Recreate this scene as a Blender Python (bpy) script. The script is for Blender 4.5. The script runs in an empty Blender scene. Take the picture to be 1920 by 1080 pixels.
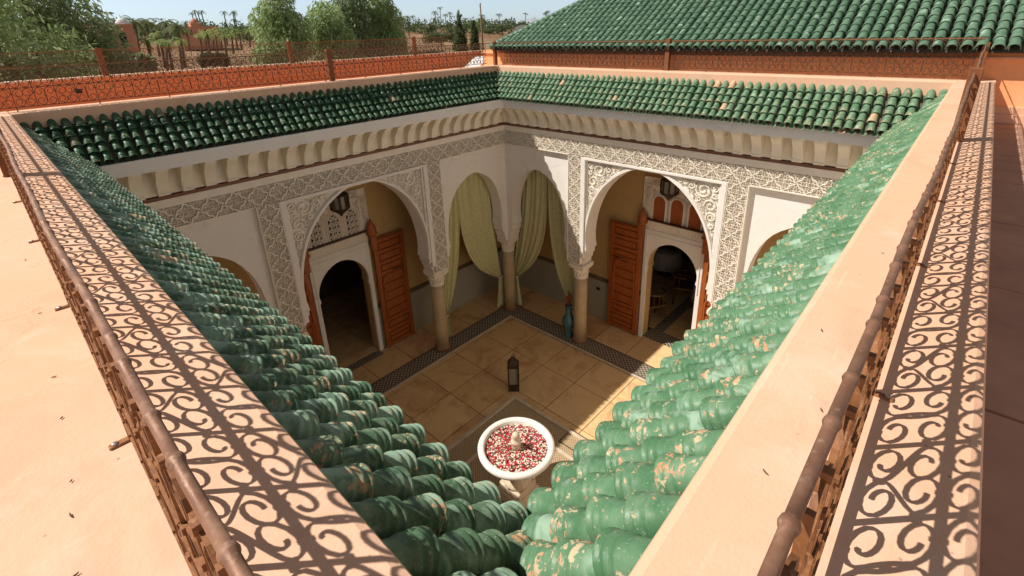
import bpy, math, random
from mathutils import Vector
from mathutils.geometry import tessellate_polygon
random.seed(7)
R = math.radians
U = 0.65            # metres per measuring unit used below
FZ = -9.78          # courtyard floor, in units below the camera (camera = 0,0,0 in units)
S = bpy.context.scene
COL = S.collection

# ---------------------------------------------------------------- camera, sky, sun, exposure
cam_d = bpy.data.cameras.new('camera'); cam = bpy.data.objects.new('camera', cam_d); COL.objects.link(cam); S.camera = cam
PITCH, YAW, ROLL, FPX, OX, OY = 0.3624, 0.7507, 0.0301, 914.87, 968.84, 404.2
fw = Vector((math.cos(YAW)*math.cos(PITCH), math.sin(YAW)*math.cos(PITCH), -math.sin(PITCH)))
rt = Vector((math.sin(YAW), -math.cos(YAW), 0)); dn = fw.cross(rt)
rt2 = rt*math.cos(ROLL) + dn*math.sin(ROLL); dn2 = dn*math.cos(ROLL) - rt*math.sin(ROLL)
from mathutils import Matrix
cam.matrix_world = Matrix(((rt2.x, -dn2.x, -fw.x, 0), (rt2.y, -dn2.y, -fw.y, 0), (rt2.z, -dn2.z, -fw.z, -FZ*U), (0, 0, 0, 1)))
cam_d.sensor_width = 36; cam_d.lens = FPX/1920*36
cam_d.shift_x = (960-OX)/1920; cam_d.shift_y = (OY-540)/1920
cam_d.clip_start = 0.02; cam_d.clip_end = 6000

SUN = Vector((-0.59, 0.58, 1.0)).normalized()
el = math.asin(SUN.z); az = math.atan2(SUN.x, SUN.y)
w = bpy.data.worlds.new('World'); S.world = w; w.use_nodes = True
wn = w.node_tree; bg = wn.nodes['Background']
sky = wn.nodes.new('ShaderNodeTexSky'); sky.sky_type = 'NISHITA'; sky.sun_disc = False
sky.sun_elevation = el; sky.sun_rotation = az; sky.air_density = 1.0; sky.dust_density = 0.8; sky.ozone_density = 2.0; sky.altitude = 400
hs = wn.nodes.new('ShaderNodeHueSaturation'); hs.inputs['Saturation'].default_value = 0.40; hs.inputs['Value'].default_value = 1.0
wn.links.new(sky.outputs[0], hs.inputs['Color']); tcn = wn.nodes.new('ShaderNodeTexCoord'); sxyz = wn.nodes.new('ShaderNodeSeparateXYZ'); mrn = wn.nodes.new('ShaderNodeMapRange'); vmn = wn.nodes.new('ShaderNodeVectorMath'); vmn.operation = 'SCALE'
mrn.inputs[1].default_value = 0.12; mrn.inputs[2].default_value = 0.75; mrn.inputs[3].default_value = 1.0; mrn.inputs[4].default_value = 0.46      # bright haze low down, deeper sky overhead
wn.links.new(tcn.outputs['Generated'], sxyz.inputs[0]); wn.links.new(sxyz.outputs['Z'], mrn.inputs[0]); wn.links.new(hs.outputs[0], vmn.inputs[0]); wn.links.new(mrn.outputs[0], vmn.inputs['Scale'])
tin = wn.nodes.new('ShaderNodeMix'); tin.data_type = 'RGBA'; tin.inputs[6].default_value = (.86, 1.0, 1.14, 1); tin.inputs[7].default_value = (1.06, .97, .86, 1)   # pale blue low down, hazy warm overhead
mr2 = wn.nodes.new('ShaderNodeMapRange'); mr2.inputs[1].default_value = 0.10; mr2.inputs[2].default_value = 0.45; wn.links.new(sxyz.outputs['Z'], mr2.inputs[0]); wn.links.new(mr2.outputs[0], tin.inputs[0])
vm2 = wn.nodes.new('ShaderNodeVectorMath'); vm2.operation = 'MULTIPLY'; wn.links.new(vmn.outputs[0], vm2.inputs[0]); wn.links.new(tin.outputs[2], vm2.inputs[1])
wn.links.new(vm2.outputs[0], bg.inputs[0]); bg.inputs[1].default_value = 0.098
sl = bpy.data.lights.new('sun', 'SUN'); sl.energy = 4.2; sl.angle = R(0.55); sl.color = (1, 0.945, 0.875)
so = bpy.data.objects.new('sun', sl); COL.objects.link(so); so.rotation_euler = SUN.to_track_quat('Z', 'Y').to_euler(); so.location = (0, 0, 30)
S.view_settings.view_transform = 'Standard'; S.view_settings.look = 'None'; S.view_settings.gamma = 1
S.view_settings.exposure = 0.45
S.cycles.max_bounces = 8; S.cycles.diffuse_bounces = 5

# ---------------------------------------------------------------- mesh helpers
ORG = {}
class MB:
    def __init__(s): s.v = []; s.f = []; s.t = []; s.sm = []; s.rg = {}
    def add(s, vs, fs, tv=0.5, smooth=False):
        o = len(s.v); s.v.extend(vs)
        for f in fs: s.f.append([i+o for i in f]); s.t.append(tv); s.sm.append(smooth)
    def quad(s, a, b, c, d, tv=0.5): s.add([a, b, c, d], [(0, 1, 2, 3)], tv)
    def box(s, x0, x1, y0, y1, z0, z1, tv=0.5):
        s.add([(x0,y0,z0),(x1,y0,z0),(x1,y1,z0),(x0,y1,z0),(x0,y0,z1),(x1,y0,z1),(x1,y1,z1),(x0,y1,z1)],
              [(3,2,1,0),(4,5,6,7),(0,1,5,4),(1,2,6,5),(2,3,7,6),(3,0,4,7)], tv)
    def bevbox(s, x0, x1, y0, y1, z0, z1, b=0.02, tv=0.5):
        # box with chamfered vertical and top edges
        def ring(i, z): return [(x0+i+b,y0+i,z),(x1-i-b,y0+i,z),(x1-i,y0+i+b,z),(x1-i,y1-i-b,z),(x1-i-b,y1-i,z),(x0+i+b,y1-i,z),(x0+i,y1-i-b,z),(x0+i,y0+i+b,z)]
        vs = ring(0, z0)+ring(0, z1-b)+ring(b*0.35, z1-b*0.3)+ring(b, z1); fs = []
        for k in range(3):
            for i in range(8): fs.append((k*8+i, k*8+(i+1) % 8, k*8+8+(i+1) % 8, k*8+8+i))
        fs.append(tuple(range(24, 32))); fs.append(tuple(reversed(range(8)))); s.add(vs, fs, tv)
    def obox(s, F, u0, u1, v0, v1, d0, d1, tv=0.5):
        p = [F(u, v, d) for d in (d0, d1) for (u, v) in ((u0,v0),(u1,v0),(u1,v1),(u0,v1))]
        s.add(p, [(3,2,1,0),(4,5,6,7),(0,1,5,4),(1,2,6,5),(2,3,7,6),(3,0,4,7)], tv)
    def prism(s, poly, F, d0, d1, tv=0.5, back=True):
        n = len(poly); tri = tessellate_polygon([[Vector((p[0], p[1], 0)) for p in poly]])
        vs = [F(u, v, d1) for u, v in poly]+[F(u, v, d0) for u, v in poly]
        fs = [tuple(t) for t in tri]
        if back: fs += [tuple(i+n for i in reversed(t)) for t in tri]
        fs += [(i, (i+1) % n, n+(i+1) % n, n+i) for i in range(n)]
        s.add(vs, fs, tv)
    def sheet(s, poly, F, d, tv=0.5):
        tri = tessellate_polygon([[Vector((p[0], p[1], 0)) for p in poly]])
        s.add([F(u, v, d) for u, v in poly], [tuple(t) for t in tri], tv)
    def ribbon(s, pts, F, d0, d1, wd, tv=0.5, closed=False, taper=False):
        # raised flat strip following a 2D polyline on a facade
        n = len(pts); vs = []; fs = []
        for i, p in enumerate(pts):
            a = pts[i-1] if (i or closed) else p; b = pts[(i+1) % n] if (i < n-1 or closed) else p
            tx, ty = b[0]-a[0], b[1]-a[1]; l = math.hypot(tx, ty) or 1; nx, ny = -ty/l, tx/l
            q = wd*(1 if not taper else max(0.25, math.sin(math.pi*(0.12+0.88*i/max(1, n-1)))))
            for k, dd in ((1.0, d0), (0.62, d1), (-0.62, d1), (-1.0, d0)): vs.append(F(p[0]+nx*q*k, p[1]+ny*q*k, dd))
        for i in range(n if closed else n-1):
            j = (i+1) % n
            for k in range(3): fs.append((i*4+k, i*4+k+1, j*4+k+1, j*4+k))
        s.add(vs, fs, tv)
    def tube(s, path, r, n=8, tv=0.5, caps=True, smooth=True):
        P = [Vector(p) for p in path]; m = len(P); vs = []; fs = []
        rr = r if isinstance(r, (list, tuple)) else [r]*m
        T0 = (P[1]-P[0]).normalized(); ref = Vector((0, 0, 1)) if abs(T0.z) < 0.9 else Vector((1, 0, 0))
        A = T0.cross(ref).normalized()
        for i in range(m):
            T = (P[min(i+1, m-1)]-P[max(i-1, 0)])
            T = T.normalized() if T.length > 1e-9 else T0
            A = (A-T*A.dot(T)); A = A.normalized() if A.length > 1e-6 else T.orthogonal().normalized()
            B = T.cross(A)
            for k in range(n):
                a = 2*math.pi*k/n; vs.append(tuple(P[i]+(A*math.cos(a)+B*math.sin(a))*rr[i]))
        for i in range(m-1):
            for k in range(n): fs.append((i*n+k, i*n+(k+1) % n, (i+1)*n+(k+1) % n, (i+1)*n+k))
        if caps: fs += [tuple(reversed(range(n))), tuple(range((m-1)*n, m*n))]
        s.add(vs, fs, tv, smooth)
    def lathe(s, prof, c, n=24, tv=0.5, smooth=True, squash=None):
        vs = []; fs = []
        for r, z in prof:
            for k in range(n):
                a = 2*math.pi*k/n; q = r*(1 if not squash else squash(a, z)); vs.append((c[0]+q*math.cos(a), c[1]+q*math.sin(a), z+c[2]))
        m = len(prof)
        for i in range(m-1):
            for k in range(n): fs.append((i*n+k, i*n+(k+1) % n, (i+1)*n+(k+1) % n, (i+1)*n+k))
        fs += [tuple(reversed(range(n))), tuple(range((m-1)*n, m*n))]
        s.add(vs, fs, tv, smooth)
    def data(s, name, mat, org=(0, 0, 0)):
        me = bpy.data.meshes.new(name)
        me.from_pydata([((x-org[0])*U, (y-org[1])*U, (z-org[2])*U) for x, y, z in s.v], [], s.f)
        me.materials.append(mat)
        at = me.attributes.new('tv', 'FLOAT', 'FACE'); at.data.foreach_set('value', s.t)
        if s.rg:
            ra = me.attributes.new('rg', 'FLOAT', 'FACE'); ra.data.foreach_set('value', [s.rg.get(i, 0.0) for i in range(len(s.f))])
        me.polygons.foreach_set('use_smooth', s.sm); me.update()
        return me
    def build(s, name, mat, parent=None, base=None, label=None):
        """link as ONE object; verts are absolute unit coordinates"""
        org = ORG[parent.name] if parent else (base or (0, 0, FZ))
        o = bpy.data.objects.new(name, s.data(name, mat, org)); COL.objects.link(o); ORG[o.name] = org
        if parent: o.parent = parent
        else: o.location = (org[0]*U, org[1]*U, (org[2]-FZ)*U)
        if label: o['label'] = label
        return o
def tag(o, label, cat, group=None):
    o['label'] = label; o['category'] = cat
    if group: o['group'] = group
    return o
def thing(name, label, cat, base, group=None):
    o = bpy.data.objects.new(name, None); COL.objects.link(o); o.empty_display_size = 0.1
    o.location = (base[0]*U, base[1]*U, (base[2]-FZ)*U); ORG[o.name] = base
    return tag(o, label, cat, group)
def struct(o, kind='structure'): o['kind'] = kind; return o
def place(src, parent, loc, rz=0.0):
    """a copy of a part (shared mesh) at an absolute unit position"""
    c = src.copy(); COL.objects.link(c); c.parent = parent; g = ORG[parent.name]
    c.location = ((loc[0]-g[0])*U, (loc[1]-g[1])*U, (loc[2]-g[2])*U); c.rotation_euler = (0, 0, rz); ORG[c.name] = loc
    return c

# ---------------------------------------------------------------- material helpers
class NT:
    def __init__(s, name):
        s.m = bpy.data.materials.new(name); s.m.use_nodes = True; s.t = s.m.node_tree; s.b = s.t.nodes['Principled BSDF']
        s.pos = s.t.nodes.new('ShaderNodeNewGeometry').outputs['Position']
    def put(s, sock, v):
        if hasattr(v, 'is_output'): s.t.links.new(v, sock)
        elif isinstance(v, (tuple, list)): sock.default_value = (*v, 1) if len(v) == 3 and len(sock.default_value) == 4 else v
        else: sock.default_value = v
    def noise(s, scale, detail=3, rough=0.55, vec=None, dist=0.0):
        n = s.t.nodes.new('ShaderNodeTexNoise'); n.inputs['Scale'].default_value = scale; n.inputs['Detail'].default_value = detail
        n.inputs['Roughness'].default_value = rough; n.inputs['Distortion'].default_value = dist
        s.t.links.new(vec if vec is not None else s.pos, n.inputs['Vector']); return n.outputs['Fac']
    def scaled(s, x, y, z):
        n = s.t.nodes.new('ShaderNodeVectorMath'); n.operation = 'MULTIPLY'; n.inputs[1].default_value = (x, y, z); s.t.links.new(s.pos, n.inputs[0]); return n.outputs[0]
    def voro(s, scale, feature='F1', out='Distance', vec=None, rnd=1.0):
        n = s.t.nodes.new('ShaderNodeTexVoronoi'); n.feature = feature; n.inputs['Scale'].default_value = scale; n.inputs['Randomness'].default_value = rnd
        s.t.links.new(vec if vec is not None else s.pos, n.inputs['Vector']); return n.outputs[out]
    def attr(s, name='tv'):
        n = s.t.nodes.new('ShaderNodeAttribute'); n.attribute_name = name; return n.outputs['Fac']
    def math(s, op, a, b=0.0, c=None):
        n = s.t.nodes.new('ShaderNodeMath'); n.operation = op; s.put(n.inputs[0], a); s.put(n.inputs[1], b)
        if c is not None: s.put(n.inputs[2], c)
        return n.outputs[0]
    def step(s, v, a, b, lo=0.0, hi=1.0):
        n = s.t.nodes.new('ShaderNodeMapRange'); s.put(n.inputs[0], v); n.inputs[1].default_value = a; n.inputs[2].default_value = b
        n.inputs[3].default_value = lo; n.inputs[4].default_value = hi; return n.outputs[0]
    def mix(s, f, a, b, mode='MIX'):
        n = s.t.nodes.new('ShaderNodeMix'); n.data_type = 'RGBA'; n.blend_type = mode; s.put(n.inputs[0], f); s.put(n.inputs[6], a); s.put(n.inputs[7], b); return n.outputs[2]
    def bump(s, h, strength=0.3, dist=0.01):
        n = s.t.nodes.new('ShaderNodeBump'); n.inputs['Strength'].default_value = strength; n.inputs['Distance'].default_value = dist
        s.put(n.inputs['Height'], h); s.t.links.new(n.outputs[0], s.b.inputs['Normal'])
    def out(s, col, rough=0.7, spec=None, metal=None):
        s.put(s.b.inputs['Base Color'], col); s.put(s.b.inputs['Roughness'], rough)
        if spec is not None: s.put(s.b.inputs['Specular IOR Level'], spec)
        if metal is not None: s.put(s.b.inputs['Metallic'], metal)
        return s.m
def plain(name, col, rough=0.7, var=0.12, scale=9, bump=0.15, metal=None, spec=None, bscale=60):
    n = NT(name); a = n.noise(scale, 4); b = n.noise(scale*5.3, 3)
    f = n.math('ADD', n.math('MULTIPLY', a, 0.7), n.math('MULTIPLY', b, 0.3))
    lo = tuple(c*(1-var*1.6) for c in col); hi = tuple(min(1, c*(1+var*1.6)) for c in col)
    c = n.mix(n.step(f, 0.3, 0.7), lo, hi)
    if bump: n.bump(n.noise(bscale, 3), bump, 0.004)
    return n.out(c, rough, spec, metal)

def m_plaster(name, base, warm, pale, stain):
    n = NT(name)
    big = n.noise(0.9, 5, 0.6); mid = n.noise(5, 5, 0.6, dist=0.6); fine = n.noise(130, 3)
    c = n.mix(n.step(big, 0.35, 0.68), base, warm)
    c = n.mix(n.step(mid, 0.55, 0.75, 0, 0.6), c, pale)
    sp = n.voro(22); rnd = n.noise(23, 2)
    drt = n.noise(2.6, 6, 0.65, dist=1.2); c = n.mix(n.step(drt, 0.54, 0.74, 0, 0.38), c, tuple(x*0.62 for x in warm)); scr = n.noise(9, 3, 0.5, n.scaled(1, 7, 1), 0.4); c = n.mix(n.step(scr, 0.66, 0.72, 0, 0.25), c, tuple(min(1, x*1.15) for x in pale))
    spot = n.math('MULTIPLY', n.step(sp, 0.03, 0.075, 1, 0), n.step(rnd, 0.50, 0.58))
    c = n.mix(n.math('MULTIPLY', spot, 0.8), c, stain)
    wv = n.t.nodes.new('ShaderNodeVectorMath'); wv.operation = 'MULTIPLY_ADD'; nz = n.t.nodes.new('ShaderNodeTexNoise'); nz.inputs['Scale'].default_value = 5; nz.inputs['Detail'].default_value = 6
    n.t.links.new(n.pos, nz.inputs['Vector']); n.t.links.new(nz.outputs['Color'], wv.inputs[0]); wv.inputs[1].default_value = (.5, .5, .5); n.t.links.new(n.pos, wv.inputs[2])
    crk = n.voro(1.1, 'DISTANCE_TO_EDGE', vec=wv.outputs[0]); crm = n.math('MULTIPLY', n.step(crk, 0.0, 0.0022, 1, 0), n.step(n.noise(1.9, 2), 0.50, 0.60))
    c = n.mix(n.math('MULTIPLY', crm, 0.5), c, stain)
    n.bump(n.math('ADD', n.math('MULTIPLY', mid, 1.4), n.math('MULTIPLY', fine, 0.35)), 0.35, 0.006)
    return n.out(c, 0.85, 0.25)
M = {}
M['peach'] = m_plaster('peach_plaster', (.71,.445,.30), (.73,.415,.255), (.76,.545,.415), (.22,.12,.075))
M['orange'] = m_plaster('orange_plaster', (.72,.215,.085), (.76,.255,.105), (.70,.25,.12), (.25,.08,.04))
M['white'] = m_plaster('white_plaster', (.81,.77,.71), (.79,.74,.67), (.83,.80,.75), (.45,.36,.27))
M['stucco'] = plain('carved_stucco', (.82,.745,.63), 0.85, 0.05, 6, 0.25)
M['ochre'] = m_plaster('ochre_plaster', (.52,.35,.145), (.56,.38,.165), (.48,.32,.14), (.2,.12,.05))
M['bwall'] = m_plaster('building_plaster', (.90,.39,.17), (.90,.42,.19), (.90,.50,.28), (.25,.10,.05))
M['room'] = plain('room_gloom_plaster', (.10,.065,.04), .9, .1, 3)  # gloom of the unlit rooms put into the wall colour
M['rose'] = plain('terrace_rose', (.48,.28,.19), 0.8, 0.14, 2.0, 0.2)
M['brownline'] = plain('brown_line', (.22,.10,.06), 0.7, 0.12)
M['corbel'] = plain('corbel_plaster', (.84,.76,.61), 0.85, 0.05, 4, 0.1)

def m_glaze(name, dark, mid, light, chip_lo, bloom_lo, beige=0.96, rough=0.16):
    n = NT(name); tv = n.attr()
    n1 = n.noise(16, 4, 0.6); n2 = n.noise(52, 6, 0.70, dist=0.5); n3 = n.noise(7, 4, 0.6, dist=0.4)
    c = n.mix(tv, dark, mid); c = n.mix(n.step(n1, 0.42, 0.7, 0, 0.7), c, light)
    bl = n.step(n.math('ADD', n3, n.math('MULTIPLY', n.math('FRACT', n.math('MULTIPLY', tv, 13.7)), 0.16)), bloom_lo, bloom_lo+0.10, 0, 0.85)
    c = n.mix(bl, c, (.31,.44,.32))
    per = n.math('ADD', n.math('MULTIPLY', n.math('FRACT', n.math('MULTIPLY', tv, 7.31)), 0.085), n.math('MULTIPLY', n.attr('rg'), 0.055))
    chipf = n.math('ADD', n.math('ADD', n.math('MULTIPLY', n2, 0.75), n.math('MULTIPLY', n1, 0.3)), per)
    chip = n.step(chipf, chip_lo, chip_lo+0.012)
    full = n.step(tv, beige, beige+0.004)
    chip = n.math('MAXIMUM', chip, n.math('MULTIPLY', full, n.step(n2, 0.36, 0.42)))
    cc = n.mix(n.step(n.noise(21, 3), 0.38, 0.56), (.50,.26,.14), (.52,.43,.27))
    c = n.mix(chip, c, cc)
    spk = n.math('MULTIPLY', n.step(n.noise(150, 2), 0.66, 0.7), 0.5); c = n.mix(spk, c, (.40,.42,.30))
    r = n.mix(chip, (rough,)*3, (.8,)*3); r = n.mix(n.math('MULTIPLY', bl, 0.6), r, (.55,)*3)
    n.bump(n.math('ADD', n.math('MULTIPLY', chip, -0.6), n.math('MULTIPLY', n1, 0.9)), 0.35, 0.006)
    return n.out(c, r, 0.24)
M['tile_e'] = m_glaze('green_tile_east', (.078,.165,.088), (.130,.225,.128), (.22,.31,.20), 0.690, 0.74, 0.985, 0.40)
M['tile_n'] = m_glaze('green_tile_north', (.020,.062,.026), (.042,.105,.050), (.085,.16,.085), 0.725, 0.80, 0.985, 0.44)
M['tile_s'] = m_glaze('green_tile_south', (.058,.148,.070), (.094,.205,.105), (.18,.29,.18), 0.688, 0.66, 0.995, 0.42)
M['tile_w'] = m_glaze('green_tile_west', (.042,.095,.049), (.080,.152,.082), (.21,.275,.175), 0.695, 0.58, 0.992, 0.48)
M['tile_b'] = m_glaze('green_tile_big_roof', (.070,.142,.085), (.112,.195,.122), (.18,.27,.19), 0.80, 0.68, 0.998, 0.34)
M['gap'] = plain('tile_bedding', (.10,.075,.05), 0.9, 0.2, 20)
def m_rust(name, a, b, c3, rough=0.45, metal=0.55):
    n = NT(name); f = n.noise(30, 5, 0.65); g = n.noise(140, 4)
    c = n.mix(n.step(f, 0.38, 0.62), a, b); c = n.mix(n.step(g, 0.58, 0.72, 0, 0.7), c, c3)
    n.bump(g, 0.3, 0.002); return n.out(c, n.step(f, 0.3, 0.7, rough, rough+0.3), 0.4, metal)
M['iron'] = m_rust('rusty_wrought_iron', (.19,.075,.028), (.30,.125,.045), (.44,.24,.11), 0.45, 0.15)
M['iron_far'] = m_rust('dark_wrought_iron', (.085,.035,.016), (.14,.056,.025), (.30,.16,.075), 0.4, 0.2)
M['handrail'] = m_rust('worn_bronze_tube', (.20,.095,.055), (.27,.145,.09), (.38,.25,.17), 0.40, 0.25)
M['rpost'] = m_rust('rusty_post', (.19,.065,.022), (.25,.09,.03), (.14,.05,.025), 0.55, 0.1)
M['bolt'] = plain('zinc', (.45,.44,.42), 0.35, 0.1, metal=0.9)

def m_wood(name, a, b):
    n = NT(name); g = n.noise(9, 5, 0.6, n.scaled(2.2, 2.2, 0.35), 0.8); h = n.noise(60, 3, 0.6, n.scaled(3, 3, 0.25))
    c = n.mix(n.step(g, 0.3, 0.7), a, b); c = n.mix(n.step(h, 0.5, 0.75, 0, 0.45), c, tuple(x*0.55 for x in a))
    n.bump(h, 0.2, 0.003); return n.out(c, 0.42, 0.4)
M['wood'] = m_wood('cedar_door', (.29,.070,.015), (.41,.115,.026))
M['darkwood'] = m_wood('dark_wood', (.06,.028,.014), (.09,.042,.02))

def m_floor():
    n = NT('sandstone_slab'); tv = n.attr()
    a = n.math('ADD', n.noise(2.2, 9, 0.72, dist=0.9), n.math('MULTIPLY', n.math('SUBTRACT', n.math('FRACT', n.math('MULTIPLY', tv, 5.7)), .5), .14)); b = n.noise(14, 6, 0.7); e = n.noise(70, 3)
    c = n.mix(tv, (.66,.42,.19), (.74,.50,.25)); c = n.mix(n.step(a, 0.48, 0.68, 0, 0.7), c, (.42,.20,.07))
    c = n.mix(n.step(b, 0.5, 0.75, 0, 0.4), c, (.80,.60,.36)); n.bump(e, 0.12, 0.003)
    return n.out(c, n.step(b, 0.3, 0.7, 0.42, 0.62), 0.35)
M['slab'] = m_floor()
M['grout'] = plain('grout', (.12,.07,.04), 0.9, 0.15, 20)
M['pale_stone'] = plain('pale_stone', (.58,.48,.36), 0.55, 0.12, 8)
def m_mosaic(name, cell, a, b, c3, rough=0.35):
    n = NT(name); ch = n.t.nodes.new('ShaderNodeTexChecker'); ch.inputs['Scale'].default_value = 1/cell
    v = n.t.nodes.new('ShaderNodeVectorMath'); v.operation = 'ADD'; v.inputs[1].default_value = (0.0113, 0.0137, 0.0171); n.t.links.new(n.pos, v.inputs[0])
    n.t.links.new(v.outputs[0], ch.inputs['Vector']); n.put(ch.inputs['Color1'], a); n.put(ch.inputs['Color2'], b)
    f = n.noise(2.4, 4); c = n.mix(n.step(f, 0.45, 0.7, 0, 0.5), ch.outputs[0], c3)
    c = n.mix(n.step(n.noise(40, 2), 0.55, 0.7, 0, 0.4), c, b); return n.out(c, rough, 0.45)
M['mosaic'] = m_mosaic('checker_mosaic', 0.042, (.42,.36,.27), (.045,.04,.035), (.22,.17,.12))
M['mosaic_fine'] = m_mosaic('fine_mosaic', 0.024, (.52,.39,.23), (.28,.195,.11), (.40,.29,.17), 0.5)
M['dado'] = m_mosaic('dado_mosaic', 0.02, (.42,.40,.31), (.29,.28,.22), (.36,.34,.26), 0.4)
M['dado_band'] = m_mosaic('dado_band_mosaic', 0.03, (.22,.17,.11), (.05,.04,.03), (.12,.09,.06), 0.4)
M['column'] = plain('sand_column', (.50,.37,.21), 0.55, 0.10, 7, 0.1)
M['column_base'] = plain('column_foot', (.30,.15,.07), 0.5, 0.15, 12)
def m_curtain():
    n = NT('sage_damask'); v = n.voro(26, vec=n.scaled(1, 1, 0.8)); f = n.noise(55, 3)
    c = n.mix(n.step(v, 0.25, 0.5), (.66,.61,.33), (.55,.52,.27)); c = n.mix(n.step(f, 0.45, 0.7, 0, 0.35), c, (.73,.69,.42))
    n.bump(f, 0.15, 0.002); return n.out(c, 0.65, 0.3)
M['curtain'] = m_curtain()
M['marble'] = plain('white_marble', (.80,.75,.67), 0.32, 0.04, 5, 0.04)
M['cream_stone'] = plain('cream_stone', (.62,.50,.36), 0.5, 0.08, 8, 0.1)
M['water'] = plain('basin_water', (.20,.15,.09), 0.08, 0.2, 6, 0.05)
def m_petal():
    n = NT('petals'); tv = n.attr(); r = n.t.nodes.new('ShaderNodeValToRGB'); r.color_ramp.interpolation = 'CONSTANT'; n.t.links.new(tv, r.inputs[0])
    e = r.color_ramp.elements; e[0].position = 0; e[0].color = (.42,.006,.022,1); e[1].position = .30; e[1].color = (.60,.02,.05,1)
    for p, c in ((.48,(.80,.70,.55,1)), (.76,(.78,.58,.48,1)), (.93,(.10,.16,.05,1))): x = e.new(p); x.color = c
    return n.out(r.outputs[0], 0.6, 0.3)
M['petal'] = m_petal()
M['teal'] = plain('teal_glaze', (.060,.155,.165), 0.22, 0.15, 10, 0.05)
M['dry'] = plain('dried_flower', (.30,.085,.035), 0.8, 0.2, 30)
M['lantern'] = plain('dark_lantern_metal', (.075,.050,.026), 0.5, 0.2, 30, metal=0.6)
M['glass'] = plain('milky_glass', (.26,.235,.19), 0.3, 0.06, 10, 0)
M['linen'] = plain('white_linen', (.50,.48,.46), 0.8, 0.05, 12)
M['chairwood'] = m_wood('honey_wood', (.13,.06,.02), (.18,.085,.025))
M['black'] = plain('dark_cavity', (.02,.018,.015), 0.9, 0.1)
M['grey_wall'] = plain('grey_white_render', (.62,.61,.60), 0.8, 0.06, 4)

# ---------------------------------------------------------------- key dimensions (units)
WX0, WX1 = 0.33, 11.15      # inner faces of the west and east parapets
SY0, SY1 = 0.30, 11.04      # inner faces of the south and north parapets
YN, XE = 10.95, 11.26       # arcade wall planes
OUT_W, OUT_S, OUT_N, OUT_E = -0.30, -0.215, 11.62, 11.62
TER = -1.68
RAILX, RAILY, RAILN, RAILE = 0.035, 0.03, 11.37, 11.42

# ---------------------------------------------------------------- ground floor of the court
def slabs(mb, xs, ys, z, skip=None, g=0.011):
    for i in range(len(xs)-1):
        for j in range(len(ys)-1):
            x0, x1, y0, y1 = xs[i]+g, xs[i+1]-g, ys[j]+g, ys[j+1]-g
            if skip and skip(x0, x1, y0, y1): continue
            t = random.random(); mb.box(x0, x1, y0, y1, z-0.03, z, t)
gx = [i*1.345+8.28-6*1.345 for i in range(9)]; gx = [0.6]+[x for x in gx if 0.9 < x < 10.98]+[11.0]
gy = [j*1.235+5.62-4*1.235 for j in range(9)]; gy = [0.6]+[y for y in gy if 0.9 < y < 10.6]+[10.72]
m = MB(); m.box(-1.5, 13.6, -1.5, 13.3, FZ-0.3, FZ-0.012); struct(m.build('ground_slab', M['grout']))
m = MB(); slabs(m, gx, gy, FZ)
gal = [0.64-1.6, .64]
slabs(m, [i*1.25-0.3 for i in range(11)]+[13.03], [11.42, 12.73], FZ)
slabs(m, [11.76, 13.03], [i*1.22-0.9 for i in range(11)]+[11.40], FZ)
struct(m.build('courtyard_floor', M['slab']))
# mosaic border with pale kerb line
m = MB()
m.box(0.6, 11.14, 10.86, 11.36, FZ-0.02, FZ+0.008); m.box(11.14, 11.70, 0.6, 11.36, FZ-0.02, FZ+0.008)
struct(m.build('mosaic_path', M['mosaic']))
m = MB()
m.box(0.6, 11.0, 10.72, 10.79, FZ-0.02, FZ+0.03); m.box(11.0, 11.07, 0.6, 10.79, FZ-0.02, FZ+0.03)
struct(m.build('kerb', M['pale_stone']))
m = MB()
m.box(0.6, 11.07, 10.79, 10.86, FZ-0.02, FZ+0.014); m.box(11.07, 11.14, 0.6, 10.86, FZ-0.02, FZ+0.014)
m.box(0.6, 11.70, 11.36, 11.42, FZ-0.02, FZ+0.014); m.box(11.70, 11.76, 0.6, 11.36, FZ-0.02, FZ+0.014)
struct(m.build('mosaic_border_strip', M['dado_band']))

# ---------------------------------------------------------------- arcade facades
FN = lambda u, v, d: (u, YN-d, v)
FE = lambda u, v, d: (XE-d, u, v)
ARC = [(0,-3.45),(.17,-3.465),(.35,-3.51),(.53,-3.58),(.7,-3.67),(.86,-3.77),(1.0,-3.88),(1.15,-4.02),(1.3,-4.18),(1.43,-4.36),(1.55,-4.57),(1.65,-4.8),(1.73,-5.03),(1.79,-5.27),(1.83,-5.5),(1.855,-5.75),(1.85,-6.0),(1.81,-6.27)]
ARC_END = [(1.845,-6.29),(1.87,-6.33),(1.875,-6.47),(1.93,-6.53),(1.94,-6.64),(1.985,-6.70),(2.0,-6.85)]
CAR = [(0,-4.09),(.12,-4.11),(.25,-4.155),(.40,-4.225),(.57,-4.33),(.72,-4.46),(.85,-4.63),(.96,-4.82),(1.05,-5.05),(1.12,-5.3),(1.16,-5.55),(1.175,-5.8),(1.165,-6.0),(1.13,-6.22)]
CAR_END = [(1.165,-6.24),(1.185,-6.28),(1.19,-6.45),(1.26,-6.52),(1.27,-6.65),(1.315,-6.72),(1.33,-6.85)]
def arch_path(c, prof, k=1.0):            # left foot -> crown -> right foot
    L = [(c-du*k, v) for du, v in reversed(prof[1:])]; return L+[(c+du*k, v) for du, v in prof]
def leaf_stroke(x, y, a, l, bend):
    return [(x+math.cos(a+bend*t)*l*t, y+math.sin(a+bend*t)*l*t) for t in (0, .25, .5, .75, 1)]
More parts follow.
